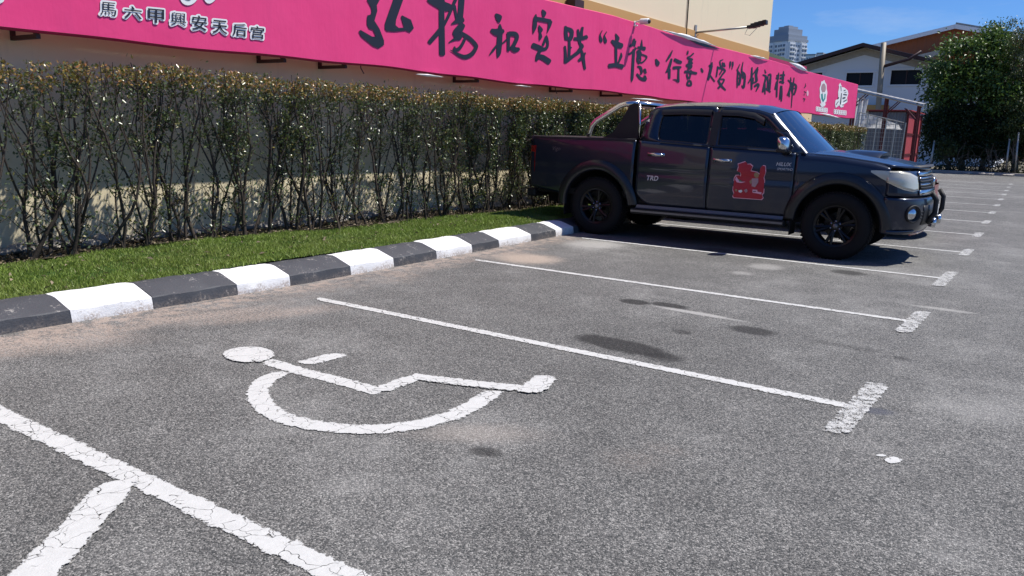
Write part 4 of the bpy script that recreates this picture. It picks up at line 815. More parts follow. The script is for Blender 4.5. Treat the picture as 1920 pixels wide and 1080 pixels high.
for s in (-1, 1):
    for gh, hole in ((GH[:3]+[(1.528, 1.45), (1.528, 1.714)]+GH[9:], RWIN), ([(1.531, 1.45), GH[2]]+GH[3:9]+[(1.531, 1.714)], FWIN)):
        hc_ = np.mean(np.array(hole), 0); n_ = 72; ho, hi = [], []
        for k in range(n_):          # frame as a ring between window edge and outline, ray by ray from the window's middle
            d_ = np.array([math.cos(2*math.pi*k/n_), math.sin(2*math.pi*k/n_)])
            for P_, out in ((gh, ho), (hole, hi)):
                best = 0
                for i in range(len(P_)):
                    a_, b_ = np.array(P_[i]), np.array(P_[(i+1) % len(P_)]); e_ = b_-a_; den = d_[0]*e_[1]-d_[1]*e_[0]
                    if abs(den) < 1e-9: continue
                    w_ = a_-hc_; t_ = (w_[0]*e_[1]-w_[1]*e_[0])/den; u_ = (w_[0]*d_[1]-w_[1]*d_[0])/den
                    if t_ > 0 and -1e-6 <= u_ <= 1+1e-6: best = max(best, t_)
                out.append(hc_+d_*best)
        P = [[(q[0], s*wup(q[1]), q[1]) for q in (hi[k % n_], (hi[k % n_]+ho[k % n_])/2, ho[k % n_])] for k in range(n_+1)]
        o = MB().grid(P, flip=(s > 0)).build('door_frame', M['tpaint'], truck, smooth=True); m_ = o.modifiers.new('t', 'SOLIDIFY'); m_.thickness = .03; m_.offset = -1
    for nm, W in (('rear_side_window', RWIN), ('front_side_window', FWIN)):
        v, f = fillpoly(off_poly(W, .012), [], lambda z: s*(wup(z)-.016)); MB().add(v, f).build(nm, M['tint'], truck)
        inner = off_poly(W, -.016); n_ = len(W); b = MB(); b.add([(p[0], s*(wup(p[1])-.005), p[1]) for p in off_poly(W, .004)]+[(p[0], s*(wup(p[1])-.005), p[1]) for p in inner], [(i, (i+1) % n_, n_+(i+1) % n_, n_+i) for i in range(n_)]); b.build('window_seal', M['black'], truck)
    # smoked rain visors, B-pillar cover
    for W in ([(.80, 1.600), (1.10, 1.612), (1.46, 1.602)], [(1.58, 1.605), (1.80, 1.600), (1.99, 1.570), (2.12, 1.500)]):
        b = MB(); b.grid([[(x, s*(wup(z)+.014), z), (x, s*(wup(z+.035)+.022), z+.035), (x, s*(wup(z+.065)+.003), z+.070)] for x, z in W]); b.build('rain_visor', M['black'], truck, smooth=True)
    b = MB(); b.grid([[(x, s*(wup(z)+.003), z) for x in (1.485, 1.585)] for z in (1.245, 1.45, 1.648)]); b.build('pillar_cover', M['black'], truck)
    b = MB(); b.grid([[(x, s*(wside(x, ztop(x))+.003), ztop(x)-.002), (x, s*(wup(ztop(x)+.02)+.008), ztop(x)+.014)] for x in np.linspace(.86, 2.50, 14)]); b.build('belt_strip', M['black'], truck)
# roof
def zroof(x): return interp(x, [.62, .70, .95, 1.3, 1.7, 2.02, 2.20, 2.30], [1.66, 1.690, 1.716, 1.722, 1.706, 1.678, 1.628, 1.585])
b = MB(); rows = []
for x in np.linspace(.625, 2.205, 26):
    ze = zroof(x); we = wup(ze)+.001; rows.append([(x+(.055*(1-(y/we)**2) if x > 2.1 else 0)*((x-2.1)/.1), y, ze+.070*(1-abs(y/we)**2.6)) for y in np.linspace(-we, we, 25)])
b.grid(rows, flip=True); b.build('roof', M['tpaint'], truck, smooth=True)
# windscreen, A pillars, rear window
b = MB(); rows = []
for t in np.linspace(0, 1, 10):
    zs = 1.190+(1.630-1.190)*t; we = wup(zs)-.045; x0 = 2.65+(2.205-2.65)*t; rows.append([(x0+(.17*(1-t)+.055*t)*(1-(y/we)**2), y, zs+.065*t*(1-(y/we)**2)) for y in np.linspace(-we, we, 15)])
b.grid(rows, flip=False); b.build('windscreen', M['wind'], truck, smooth=True)
for s in (-1, 1):
    b = MB(); rows = []
    for t in np.linspace(0, 1, 12): zs = 1.187+(1.632-1.187)*t; x0 = 2.665+(2.205-2.665)*t; rows.append([(x0-.02, s*(wup(zs)+.003), zs), (x0+.004, s*(wup(zs)-.008), zs+.006), (x0+.014, s*(wup(zs)-.055), zs+.010)])
    b.grid(rows); b.build('a_pillar', M['tpaint'], truck, smooth=True)
b = MB(); b.grid([[(.60+.02*(z-1.2), y, z) for y in np.linspace(-.74+(z-1.2)*.2, .74-(z-1.2)*.2, 5)] for z in (1.24, 1.66)]); b.build('rear_window', M['tint'], truck)
b = MB(); b.box((2.60, -.76, 1.150), (2.80, .76, 1.172)); b.build('cowl', M['black'], truck)
for y0 in (-.52, .08):
    b = MB(); b.tube([(2.80, y0, 1.195), (2.73, y0+.25, 1.232), (2.70, y0+.50, 1.245)], .009, 5); b.build('wiper', M['black'], truck)
# bonnet
def znose(y): return 1.0
b = MB(); rows = []
for t in np.linspace(0, 1, 26):
    row = []
    for y in np.linspace(-1, 1, 25):
        xe = 3.86-.30*abs(y)**2.6; xb = 2.64+.17*(1-y*y); x = xb+(xe-xb)*t; zt = interp(x, [2.6, 3.0, 3.4, 3.62, 3.8, 3.9], [1.187, 1.168, 1.120, 1.082, 1.045, 1.02]); we = wside(min(x, 3.5), ztop(min(x, 3.6)))-.002-(.10*((x-3.5)/.35)**2 if x > 3.5 else 0)
        z = zt+.052*(1-abs(y)**2.2)*(1-.35*t)+.010*math.exp(-((abs(y)-.62)/.07)**2)
        row.append((x, y*we, z))
    rows.append(row)
b.grid(rows, flip=True); o = b.build('bonnet', M['tpaint'], truck, smooth=True); m_ = o.modifiers.new('t', 'SOLIDIFY'); m_.thickness = .03; m_.offset = -1
b = MB(); rows = []
for x, h, w in ((2.98, .015, .20), (3.06, .035, .26), (3.25, .052, .29), (3.36, .060, .29), (3.395, .055, .285), (3.40, .02, .28), (3.38, -.02, .27)):
    zb = interp(x, [2.6, 3.0, 3.4], [1.187, 1.168, 1.120])+.045; rows.append([(x-.05*abs(y)**3, y*w, zb+h*(1-abs(y)**4)) for y in np.linspace(-1, 1, 11)])
b.grid(rows[:5], flip=True); sc_ = b.build('bonnet_scoop', M['tpaint'], truck, smooth=True)
b = MB(); b.grid([rows[4], rows[5], rows[6]], flip=True); b.build('scoop_mouth', M['black'], sc_)
b = MB(); rows = []
for y in np.linspace(-1, 1, 21): xe = 3.86-.30*abs(y)**2.6; we = .66*y; rows.append([(xe-.03, we, 1.045+.03*(1-y*y)), (xe+.015, we, 1.075+.03*(1-y*y)), (xe+.030, we, 1.05+.03*(1-y*y))])
b.grid(rows); b.build('bonnet_deflector', M['black'], truck, smooth=True)
# front end: wrap-round surfaces
NZ = ([.34, .40, .48, .60, .70, .735, .755, .80, .90, 1.0, 1.06], [3.86, 3.92, 3.955, 3.965, 3.955, 3.945, 3.905, 3.900, 3.880, 3.850, 3.81])
def W(th, z, off=0.0):
    nose = interp(z, *NZ); w = wside(3.5, min(z, 1.0))+(.018 if z < .745 else 0)-(.03*(z-.95)/.1 if z > .95 else 0); n = 2.7
    return np.array([3.535+(nose-3.535+off)*abs(math.sin(th))**(2/n), -(w+off)*abs(math.cos(th))**(2/n)*(1 if math.cos(th) >= 0 else -1), z])
def wrap(name, t0, t1, zs, mat, nt=30, off=0.0, mirror=False, zf=None, parent=None):
    for s in ((1, -1) if mirror else (1,)):
        b = MB(); rows = []
        for t in np.linspace(t0, t1, nt):
            row = []
            for z in (zs if zf is None else zf((t-t0)/(t1-t0))): p = W(t, z, off); row.append((p[0], s*p[1], p[2]))
            rows.append(row)
        b.grid(rows, flip=(s > 0)); o = b.build(name, mat, parent or truck, smooth=True); m_ = o.modifiers.new('t', 'SOLIDIFY'); m_.thickness = .012; m_.offset = -1
    return o
HP = math.pi/2
wrap('front_bumper', 0.0, math.pi, [.345, .37, .40, .45, .50, .56, .62, .68, .715, .735, .750], M['tpaint'], 60)
wrap('nose_panel', 0.0, math.pi, [.757, .80, .84, .90, .96, 1.0, 1.035], M['tpaint'], 60, -.002)
def hz(u): 
    lo = interp(u, [0, .15, .45, .8, 1], [.915, .885, .845, .822, .835]); hi = interp(u, [0, .3, .7, 1], [1.030, 1.035, 1.018, .975]); return np.linspace(lo, hi, 8)
wrap('headlight', .0, .86, None, M['lens'], 26, .012, True, hz)
for s in (-1, 1):
    b = MB(); b.grid([[(x, s*(wside(x, z)+.012), z) for z in np.linspace(lo_, hi_, 5)] for x, lo_, hi_ in ((3.37, 1.012, 1.030), (3.42, .985, 1.034), (3.48, .95, 1.034), (3.555, .914, 1.031))], flip=(s > 0)); b.build('headlight_tip', M['lens'], truck, smooth=True)
def hz2(u): 
    l = hz(u); return [l[0]-.010, l[0]+.004]
wrap('headlight_trim', .0, .86, None, M['chrome'], 22, .006, True, hz2)
wrap('grille_surround', .90, math.pi-.90, [.775, .80, .83], M['chrome'], 24, .016); wrap('grille_surround', .95, math.pi-.95, [.985, 1.01, 1.032], M['chrome'], 24, .016)
wrap('grille_backing', .93, math.pi-.93, [.83, .90, .985], M['black'], 24, .004)
for z in (.855, .89, .925, .96): wrap('grille_slat', .95, math.pi-.95, [z-.008, z+.008], M['chrome'] if z in (.89, .96) else M['trim'], 20, .018)
b = MB(); b.lathe([(0, .010), (.052, .008), (.060, .0), (.060, -.01), (0, -.01)], 20, 'x', (3.915, 0, .905)); b.build('front_emblem', M['chrome'], truck, smooth=True)
wrap('lower_intake', .95, math.pi-.95, [.45, .52, .60, .665], M['black'], 24, .006); wrap('skirt_lip', .80, math.pi-.80, [.33, .342, .352], M['redlens'], 24, .012)
wrap('bumper_skirt', .05, .85, [.345, .36, .385], M['tpaint'], 18, .022, True)
for s in (-1, 1):
    p = W(.62, .575, .004); d = np.array([.78, -.62, 0]); b = MB(); 
    def ring(prof, c):
        P = []
        for k in range(21):
            a = 2*math.pi*k/20; P.append([tuple((c+d*h+np.array([.62, .78, 0])*r*math.cos(a)+np.array([0, 0, 1])*r*math.sin(a))*np.array([1, s, 1])) for r, h in prof])
        return P
    b.grid(ring([(.095, -.01), (.100, .012), (.088, .018), (.070, -.02)], p)); b.build('fog_light_bezel', M['trim'], truck, smooth=True)
    b = MB(); b.grid(ring([(.070, -.012), (.045, .004), (.0, .010)], p)); b.build('fog_light', M['chrome'], truck, smooth=True)
    for z in (.53, .565, .60):
        wrap('vent_slat', .80, .92, [z-.008, z+.008], M['trim'], 5, .012, True) if s == 1 else None
b = MB(); b.box((3.968, -.22, .53), (3.980, .22, .64)); b.build('number_plate', M['white'], truck)
# black nudge-bar corner pieces in front of the bumper
for s in (-1, 1):
    b = MB(); b.tube([(3.93, s*.42, .46), (4.00, s*.40, .58), (4.00, s*.40, .72), (3.95, s*.42, .80)], .028, 8); b.build('nudge_bar', M['trim'], truck, smooth=True)
    b = MB(); b.lathe([(0, .03), (.055, .022), (.06, 0), (.045, -.05), (0, -.06)], 16, 'x', (3.99, s*.28, .46)); b.build('spot_lamp', M['chrome'], truck, smooth=True)
# steps, handles, mirrors, mud flaps
for s in (-1, 1):
    b = MB(); rows = [[(x, s*y, z) for y, z in ((.78, .395), (.925, .405), (.945, .395), (.948, .355), (.935, .335), (.78, .345))] for x in np.linspace(.545, 2.50, 12)]; b.grid(rows, flip=(s < 0)); b.add(rows[0], [tuple(range(6))]); b.add(rows[-1], [tuple(range(6))]); st = b.build('side_step', M['trim'], truck, smooth=False)
    b = MB(); b.grid([[(x, s*y, z) for y, z in ((.880, .4505), (.905, .418), (.936, .4085))] for x in (.60, 2.48)], flip=(s < 0)); b.build('step_tread', M['alu'], st); b = MB(); b.obox((1.52, s*.947, .372), (.97, 0, 0), (0, .004, 0), (0, 0, .012)); b.build('step_strip', M['alu'], st)
    for hx, hz_ in ((.83, 1.105), (1.70, 1.068)):
        b = MB(); w = wside(hx, hz_); b.tube([(hx-.10, s*(w-.004), hz_+.004), (hx-.085, s*(w+.030), hz_+.003), (hx+.02, s*(w+.038), hz_), (hx+.085, s*(w+.030), hz_-.004), (hx+.10, s*(w-.004), hz_-.004)], [.012, .015, .016, .015, .012], 8); b.obox((hx, s*(w+.002), hz_-.004), (.115, 0, 0), (0, .006, 0), (0, 0, .022)); b.build('door_handle', M['chrome'], truck, smooth=True)
    bm = bmesh.new(); bmesh.ops.create_uvsphere(bm, u_segments=20, v_segments=12, radius=1)
    for vv in bm.verts:
        p = vv.co; sp = lambda q, e: math.copysign(abs(q)**e, q); vv.co = Vector((2.435+.062*sp(p.x, .7)-.02*p.z, s*(.985+.115*sp(p.y, .65)), 1.285+.085*sp(p.z, .7)))
    me = bpy.data.meshes.new('mirror'); bm.to_mesh(me); bm.free(); mr = link('wing_mirror', me, M['chrome'], truck, smooth=True)
    b = MB(); b.tube([(2.44, s*.84, 1.20), (2.44, s*.93, 1.205), (2.44, s*.97, 1.23)], [.04, .035, .04], 8); b.build('mirror_arm', M['black'], mr, smooth=True); b = MB(); b.obox((2.43, s*.985, 1.212), (.058, 0, 0), (0, .10, 0), (0, 0, .022)); b.build('mirror_base', M['black'], mr, bevel=.015)
    for x in (-.49, 2.56):
        b = MB(); b.obox((x, s*.76, .36), (.006, 0, 0), (0, .12, 0), (0, 0, .12)); b.build('mud_flap', M['rubber'], truck)
# roll bar
b = MB()
for s in (-1, 1):
    y = s*.70; b.tube([(-.235, y+s*.03, 1.30), (-.225, y+s*.03, 1.36), (-.195, y+s*.025, 1.45), (-.13, y+s*.02, 1.52), (.05, y, 1.63), (.19, y-s*.02, 1.715), (.27, y-s*.03, 1.738), (.46, y-s*.03, 1.748)], .033, 12)
b.tube([(.44, -.67, 1.745), (.44, .67, 1.745)], .033, 12); b.build('roll_bar', M['chrome'], truck, smooth=True)
for s in (-1, 1):
    v = [(-.02, 1.292), (.515, 1.292), (.505, 1.50), (.475, 1.742), (.40, 1.750), (.335, 1.715), (.25, 1.545), (.13, 1.365), (.03, 1.315)]; tri = geometry.tessellate_polygon([[Vector((p[0], p[1], 0)) for p in v]])
    o = MB().add([(p[0], s*(.745-(p[1]-1.29)*.09), p[1]) for p in v], [tuple(t) for t in tri]).build('roll_bar_panel', M['trim'], truck); m_ = o.modifiers.new('t', 'SOLIDIFY'); m_.thickness = .05
    b = MB(); b.tube([(.52, s*.742, 1.30), (.51, s*.73, 1.50), (.48, s*.705, 1.75)], .016, 8); b.build('roll_bar_tube', M['chrome'], truck, smooth=True)
# cabin interior
for (x, y) in ((1.75, -.38), (1.75, .38), (.95, -.42), (.95, .42)):
    b = MB(); b.obox((x, y, .80), (.26, 0, 0), (0, .24, 0), (0, 0, .09)); b.obox((x-.28, y, 1.10), (.07, 0, .02), (0, .23, 0), (-.08, 0, .30)); b.obox((x-.38, y, 1.50), (.045, 0, 0), (0, .13, 0), (-.01, 0, .085)); b.build('seat', M['seat'], truck, bevel=.04)
b = MB(); b.obox((2.45, 0, 1.06), (.16, 0, 0), (0, .78, 0), (0, 0, .10)); b.build('dashboard', M['trim'], truck, bevel=.04)
b = MB(); b.tube([(2.20+.07*math.cos(a), .38+.18*math.cos(a+HP), 1.08+.17*math.sin(a+HP)*.9) for a in np.linspace(0, 2*math.pi, 20)], .014, 6, False); b.build('steering_wheel', M['black'], truck)
# wheels
def wheel(parent, x, y, r, side, rimmat, spokes=6):
    s = side; w = .128
    def rot(mb): return [(a, b_*s, c) for a, b_, c in mb.v]
    b = MB(); b.lathe([(.205, .030), (.205, .085), (.215, .100), (.238, .108), (.246, .100), (.240, .085), (.225, .060), (.222, -.10)], 40, 'y')
    for k in range(spokes):
        for dd in (-.13, .13):
            a = 2*math.pi*k/spokes+.25; a2 = a+dd
            c, sn = math.cos(a2), math.sin(a2); c0, s0 = math.cos(a), math.sin(a); tg = np.array([-sn, 0, c]); r0 = np.array([c0*.055, .058, s0*.055]); r1 = np.array([c*.215, .088, sn*.215]); m0 = (r0+r1)/2+np.array([0, .012, 0])
            b.tube([r0, m0, r1], [.024, .018, .021], 6)
    b.lathe([(0, .075), (.045, .072), (.070, .060), (.078, .03), (.078, -.05), (0, -.05)], 24, 'y')
    b.lathe([(.0, -.06), (.15, -.06), (.15, -.04), (0, -.04)], 28, 'y')
    b.v = rot(b); wl = b.build('wheel', rimmat, parent, loc=(x, y, r), smooth=True, weld=.0005); autosmooth(wl, 40)
    b = MB(); b.lathe([(.222, -.10), (.235, -.118), (.28, -.128), (.335, -.124), (.368, -.108), (.383, -.085), (.385, -.03), (.385, .03), (.383, .085), (.368, .108), (.335, .124), (.28, .128), (.245, .116), (.236, .098)], 56, 'y'); sc = r/.385; b.v = [(a*sc, b_*s, c*sc) for a, b_, c in b.v]; ty = b.build('tyre', M['rubber'], wl, smooth=True, weld=.0005)
    b = MB()
    for k in range(60):
        a = 2*math.pi*k/60
        for yo, da in ((-.085, 0), (-.03, .05), (.03, 0), (.085, .05)):
            c, sn = math.cos(a+da), math.sin(a+da); b.obox((c*.386*sc, yo*s, sn*.386*sc), (c*.006, 0, sn*.006), (0, .022, 0), (-sn*.012, 0, c*.012))
    b.build('tread', M['rubber'], wl)
    for k in range(6):
        a = 2*math.pi*k/6+.5; b = MB(); b.lathe([(0, .012), (.011, .008), (.012, -.02), (0, -.02)], 8, 'y', (math.cos(a)*.056, .074, math.sin(a)*.056)); b.v = rot(b); b.build('lug_nut', M['chrome'], wl, smooth=True)
    b = MB(); b.lathe([(0, .095), (.022, .093), (.028, .085), (.028, .06), (0, .06)], 16, 'y'); b.v = rot(b); b.build('hub_cap', M['alu'], wl, smooth=True)
    return wl
for x in (0.0, WB):
    for s in (-1, 1): wheel(truck, x, s*.775, RW, s, M['rim'])
# lettering and the red sticker on the near side
def text_mesh(name, txt, x, z, size, mat, parent, y, slant=0.0, bold=.0):
    me = glyph_mesh(txt, bold); xs = [q.co.x for q in me.vertices]; x0 = min(xs)
    for vv in me.vertices: px_, pz = (vv.co.x-x0)*size, vv.co.y*size; vv.co = Vector((x+px_+slant*pz, 0, z+pz)); vv.co.y = y(vv.co.x, vv.co.z)
    return link(name, me, mat, parent)
M['silver'] = plain('silver_badge', (.60, .60, .62), .42, .2, .1)
ys_ = lambda x, z: -(wside(x, z)+.0045)
text_mesh('door_lettering', 'TRD', .72, .775, .085, M['silver'], truck, ys_, .15, .02); text_mesh('door_lettering', 'HILUX', 2.345, 1.035, .058, M['silver'], truck, ys_, .25, .012); text_mesh('door_lettering', 'SPORTIVO', 2.36, .985, .038, M['silver'], truck, ys_, .25, .004); text_mesh('bed_lettering', 'Vigo', -.72, 1.105, .075, M['alu'], truck, ys_, .2)
DS = ((1360, 290), 10.8)
def P2T(px, off):
    p = PY(px, TY-.915); x, z = p[0]-.31, p[2]; return np.array([x, -(wside(x, z)+off), z])
dec = [(240, 180), (330, 150), (390, 130), (430, 185), (500, 180), (555, 225), (520, 320), (640, 345), (700, 390), (720, 250), (760, 208), (815, 225), (820, 350), (780, 460), (795, 520), (780, 780), (745, 820), (770, 880), (730, 920), (150, 880), (130, 840), (160, 790), (135, 720), (160, 470), (200, 410), (260, 405), (290, 430), (300, 390), (285, 345), (225, 325), (250, 240)]
sd = poly('door_sticker', dec, DS[0], DS[1], M['palepink'], truck, .004, P2T); cx_, cy_ = 460, 540
poly('sticker_print', [(p[0]+(14 if p[0] < cx_ else -14), p[1]+(14 if p[1] < cy_ else -14)) for p in dec], DS[0], DS[1], M['decal_red'], sd, .007, P2T)
for pts, m_ in (([(215, 440), (190, 500), (230, 560), (320, 575), (410, 550), (320, 545), (250, 500)], 'palepink'), ([(250, 490), (320, 530), (345, 550), (280, 545)], 'decal_green'), (ellipse((625, 415), 50, 55), 'decal_tan'), ([(530, 480), (660, 480), (665, 560), (600, 660), (530, 640)], 'greypink'), (ellipse((215, 720), 22, 24), 'decal_tan'), ([(260, 725), (320, 710), (345, 740), (310, 775), (270, 760)], 'white'), ([(370, 720), (430, 690), (450, 740), (410, 775)], 'greypink'), ([(550, 705), (645, 712), (650, 750), (735, 765), (720, 805), (640, 785), (545, 770)], 'palepink'), ([(560, 735), (620, 735), (620, 752), (560, 752)], 'ink'), ([(480, 540), (520, 500), (540, 560), (500, 600)], 'decal_tan')):
    poly('sticker_mark', pts, DS[0], DS[1], M[m_], sd, .010, P2T)

# ================================================================== RED CAR IN THE NEXT BAY (mostly behind the pickup)
car = empty('parked_car', (.50, 12.86, 0), label='red car parked in the next bay, mostly hidden behind the dark pickup', cat='car')
CW = .86
def cside(x, z): return CW*interp(z, [.2, .35, .6, .85, .95, 1.5], [.94, .985, 1.0, .97, .93, .70])*interp(x, [-.75, -.4, 2.9, 3.3, 3.48], [.86, 1, 1, .93, .78])
def ctop(x): return interp(x, [-.75, -.5, 2.1, 2.8, 3.3, 3.48], [.88, .98, 1.00, .97, .88, .74])
def cbot(x):
    z = .26
    for c in (0.0, 2.55):
        if abs(x-c) < .37: z = max(z, .31+math.sqrt(.37**2-(x-c)**2))
    return z
for s in (-1, 1):
    b = MB(); xs = np.linspace(-.74, 3.47, 90); b.grid([[(x, s*cside(x, z), z) for z in np.linspace(cbot(x), ctop(x), 10)] for x in xs], flip=(s > 0)); b.build('body_side', M['rpaint'], car, smooth=True)
b = MB(); b.grid([[(x, y*cside(x, ctop(x)), ctop(x)+.05*(1-y*y)) for y in np.linspace(-1, 1, 13)] for x in np.linspace(1.95, 3.47, 16)], flip=True); b.build('bonnet', M['rpaint'], car, smooth=True)
b = MB(); b.grid([[(3.47+.10*(1-y*y)*(1.0 if z < .6 else .7), y*cside(3.47, z), z) for y in np.linspace(-1, 1, 13)] for z in np.linspace(.20, .76, 8)], flip=True); b.build('front_bumper', M['rpaint'], car, smooth=True)
b = MB(); b.grid([[(-.75-.05*(1-y*y), y*cside(-.74, z), z) for y in np.linspace(-1, 1, 9)] for z in np.linspace(.25, .88, 6)]); b.build('rear_bumper', M['rpaint'], car, smooth=True)
def roofz(x): return interp(x, [-.6, -.3, .3, 1.0, 1.35, 2.02], [1.02, 1.30, 1.47, 1.48, 1.42, 1.02])
b = MB(); b.grid([[(x, y*cside(x, roofz(x)), roofz(x)+.03*(1-y*y)) for y in np.linspace(-1, 1, 9)] for x in np.linspace(-.3, 1.36, 10)], flip=True); b.build('roof', M['rpaint'], car, smooth=True)
b = MB(); b.grid([[(x, y*cside(x, roofz(x)), roofz(x)+.03*(1-y*y)) for y in np.linspace(-1, 1, 9)] for x in np.linspace(1.36, 2.03, 5)], flip=True); b.build('windscreen', M['tint'], car, smooth=True)
b = MB(); b.grid([[(x, y*cside(x, roofz(x)), roofz(x)+.03*(1-y*y)) for y in np.linspace(-1, 1, 9)] for x in np.linspace(-.6, -.3, 4)], flip=True); b.build('rear_window', M['tint'], car, smooth=True)
for s in (-1, 1):
    b = MB(); b.grid([[(x, s*cside(x, z), z) for z in np.linspace(ctop(x), roofz(x), 5)] for x in np.linspace(-.55, 1.98, 20)]); b.build('side_window', M['tint'], car, smooth=True)
    b = MB(); b.grid([[(x, s*(cside(x, z)+.006), z) for z in (.66, .74, .80)] for x in np.linspace(3.15, 3.46, 6)]); b.build('headlight', M['lens'], car, smooth=True)
    for x in (0.0, 2.55):
        b = MB(); b.lathe([(.0, .06), (.17, .07), (.20, .09), (.215, .10), (.29, .10), (.31, .07), (.31, -.07), (.29, -.10), (0, -.10)], 32, 'y'); b.v = [(a, q*s, c) for a, q, c in b.v]; b.build('wheel', M['rubber'], car, loc=(x, s*.74, .31), smooth=True)
b = MB(); b.box((-.7, -.78, .22), (3.4, .78, .40)); b.build('underbody', M['under'], car)

# ================================================================== FAR SIDE OF THE LOT
# low kerb and a few pale stones at the far edge
fk = MB(); fk.box((-.1, 41.2, -.05), (46, 41.38, .13)); tag(fk.build('far_kerb', M['conc'], bevel=.02), kind='structure')
tag(sheet('far_ground', -60, 80, 41.38, 300, .02, gm), kind='structure')
for px in ((1855, 321), (1842, 322), (1890, 324), (1815, 320)):
    p = PY(px, 41.0); o = bpy.data.objects.new('stone', STN[int(px[0]) % 5]); COL.objects.link(o); o.location = (p[0], 40.95, .03); o.scale = (rnd.uniform(.25, .5), .22, .16); o.rotation_euler = (0, 0, rnd.random())
    tag(o, 'pale stone lying against the far kerb under the trees', 'stone', 'stones at the far kerb')
# --- red sheet-metal shed with framed panels
M['redsheet'] = plain('red_sheet_metal', (.46, .075, .085), .55, .1, .25, 2.5, .2); M['redframe'] = plain('dark_red_frame', (.09, .012, .015), .55, .2, .3); M['roofsheet'] = plain('weathered_roof_sheet', (.30, .29, .28), .5, .5, .3, 2)
M['towerdx'] = plain('grey_sheet_metal', (.16, .17, .19), .5, .3, .3, 2)
sx, sy0, sy1, sh_ = .87, 34.0, 38.2, 2.52
shed = empty('storage_shed', (sx-.8, 36, 0), label='red sheet-metal storage shed with dark framed panels behind the wire fence', cat='shed'); so_ = np.array(shed.location)
def sb(name, a, b_, mat, **k): m = MB(); m.box(tuple(np.array(a)-so_), tuple(np.array(b_)-so_)); return m.build(name, mat, shed, **k)
for j in range(2):
    for k in range(3):
        ya = sy0+.06+(sy1-sy0-.06)*j/2; yb = sy0+(sy1-sy0-.06)*(j+1)/2; za = .10+.80*k; zb = za+.74
        m = MB(); P = [[(sx-so_[0]+(.018 if i % 2 else -.012), ya+(yb-ya)*i/14-so_[1], z) for i in range(15)] for z in (za, zb)]; m.grid(P, flip=False); m.build('panel', M['redsheet'], shed)
for y in (sy0, (sy0+sy1)/2, sy1): sb('frame_post', (sx-.03, y-.05, 0), (sx+.045, y+.05, sh_), M['redframe'])
for z in (.05, .87, 1.67, 2.45): sb('frame_rail', (sx-.028, sy0+.051, z-.035), (sx+.042, sy1-.051, z+.035), M['redframe'])
m = MB(); P = [[(x-so_[0], sy0-so_[1]+(.015 if i % 2 else -.015), z) for i, x in enumerate(np.linspace(-.55, sx-.04, 24))] for z in (.06, sh_-.03)]; m.grid(P); m.build('end_wall', M['towerdx'], shed)
sb('frame_rail', (-.55, sy0-.05, sh_-.029), (sx-.05, sy0+.03, sh_+.03), M['redframe']); sb('roof', (-.62, sy0-.12, sh_+.031), (sx+.12, sy1+.1, sh_+.06), M['redsheet']); sb('back_wall', (-.56, sy0+.02, 0), (-.52, sy1, sh_), M['redframe'])
# --- open lean-to with a sheet roof and hanging tarpaulin
lean = empty('lean_to', (0, 32.6, 0), label='open lean-to with a thin sloping sheet roof beside the banner end', cat='lean-to'); lo = np.array(lean.location)
a = PY((1598, 166), 32.2); c = PY((1732, 196), 32.2); m = MB(); rows = []
for i, t in enumerate(np.linspace(0, 1, 26)):
    p = a+(c-a)*t; z = p[2]+(.003 if i % 2 else -.003); rows.append([tuple(np.array((p[0], y, z+(.05 if y > 32.5 else 0)+.0*t))-lo) for y in (32.2, 32.9)])
m.grid(rows); o = m.build('roof_sheet', M['roofsheet'], lean); q_ = o.modifiers.new('t', 'SOLIDIFY'); q_.thickness = .012
m = MB(); m.tube([tuple(a-lo+np.array([0, .02, -.06])), tuple(c-lo+np.array([0, .02, -.06]))], .035, 6); m.build('eaves_beam', M['galv'], lean)
for t in (.02, .48, .93):
    p = a+(c-a)*t
    for y in (32.3, 32.8):
        m = MB(); m.obox(np.array((p[0], y, (p[2]-.06)/2))-lo, (.035, 0, 0), (0, .035, 0), (0, 0, (p[2]-.06)/2)); m.build('post', M['redframe'], lean)
        m = MB(); m.tube([np.array((p[0], y, p[2]-.65))-lo, np.array((p[0]+.45*(1 if t < .5 else -1), y, p[2]-.17))-lo], .02, 5); m.build('brace', M['redframe'], lean)
def drape(name, P, label):
    m = MB(); m.grid(P); o = m.build(name, M['tarp'], smooth=True); return tag(o, label, 'tarpaulin')
rows = []
for i, t in enumerate(np.linspace(0, 1, 14)):
    top = PY((1606+22*t, 180+3*t+4*math.sin(t*9)), 32.75); bot = PY((1600+24*t, 245-40*max(0, t-.45)*1.5), 32.75); rows.append([tuple(top+(bot-top)*k/6+np.array([0, .10*math.sin(i*1.1+k*.5), 0])) for k in range(7)])
drape('tarpaulin', rows, 'white tarpaulin hanging like a curtain beside the banner end')
rows = []
for i, t in enumerate(np.linspace(0, 1, 14)):
    top = PY((1622+64*t, 212+22*t), 33.3); bot = PY((1612+80*t, 240+3*t), 33.0); rows.append([tuple(top+(bot-top)*k/5+np.array([0, .08*math.sin(i*1.3+k), -.05*math.sin(k/5*3.14)])) for k in range(6)])
drape('tarpaulin', rows, 'white tarpaulin slung low behind the wire fence')
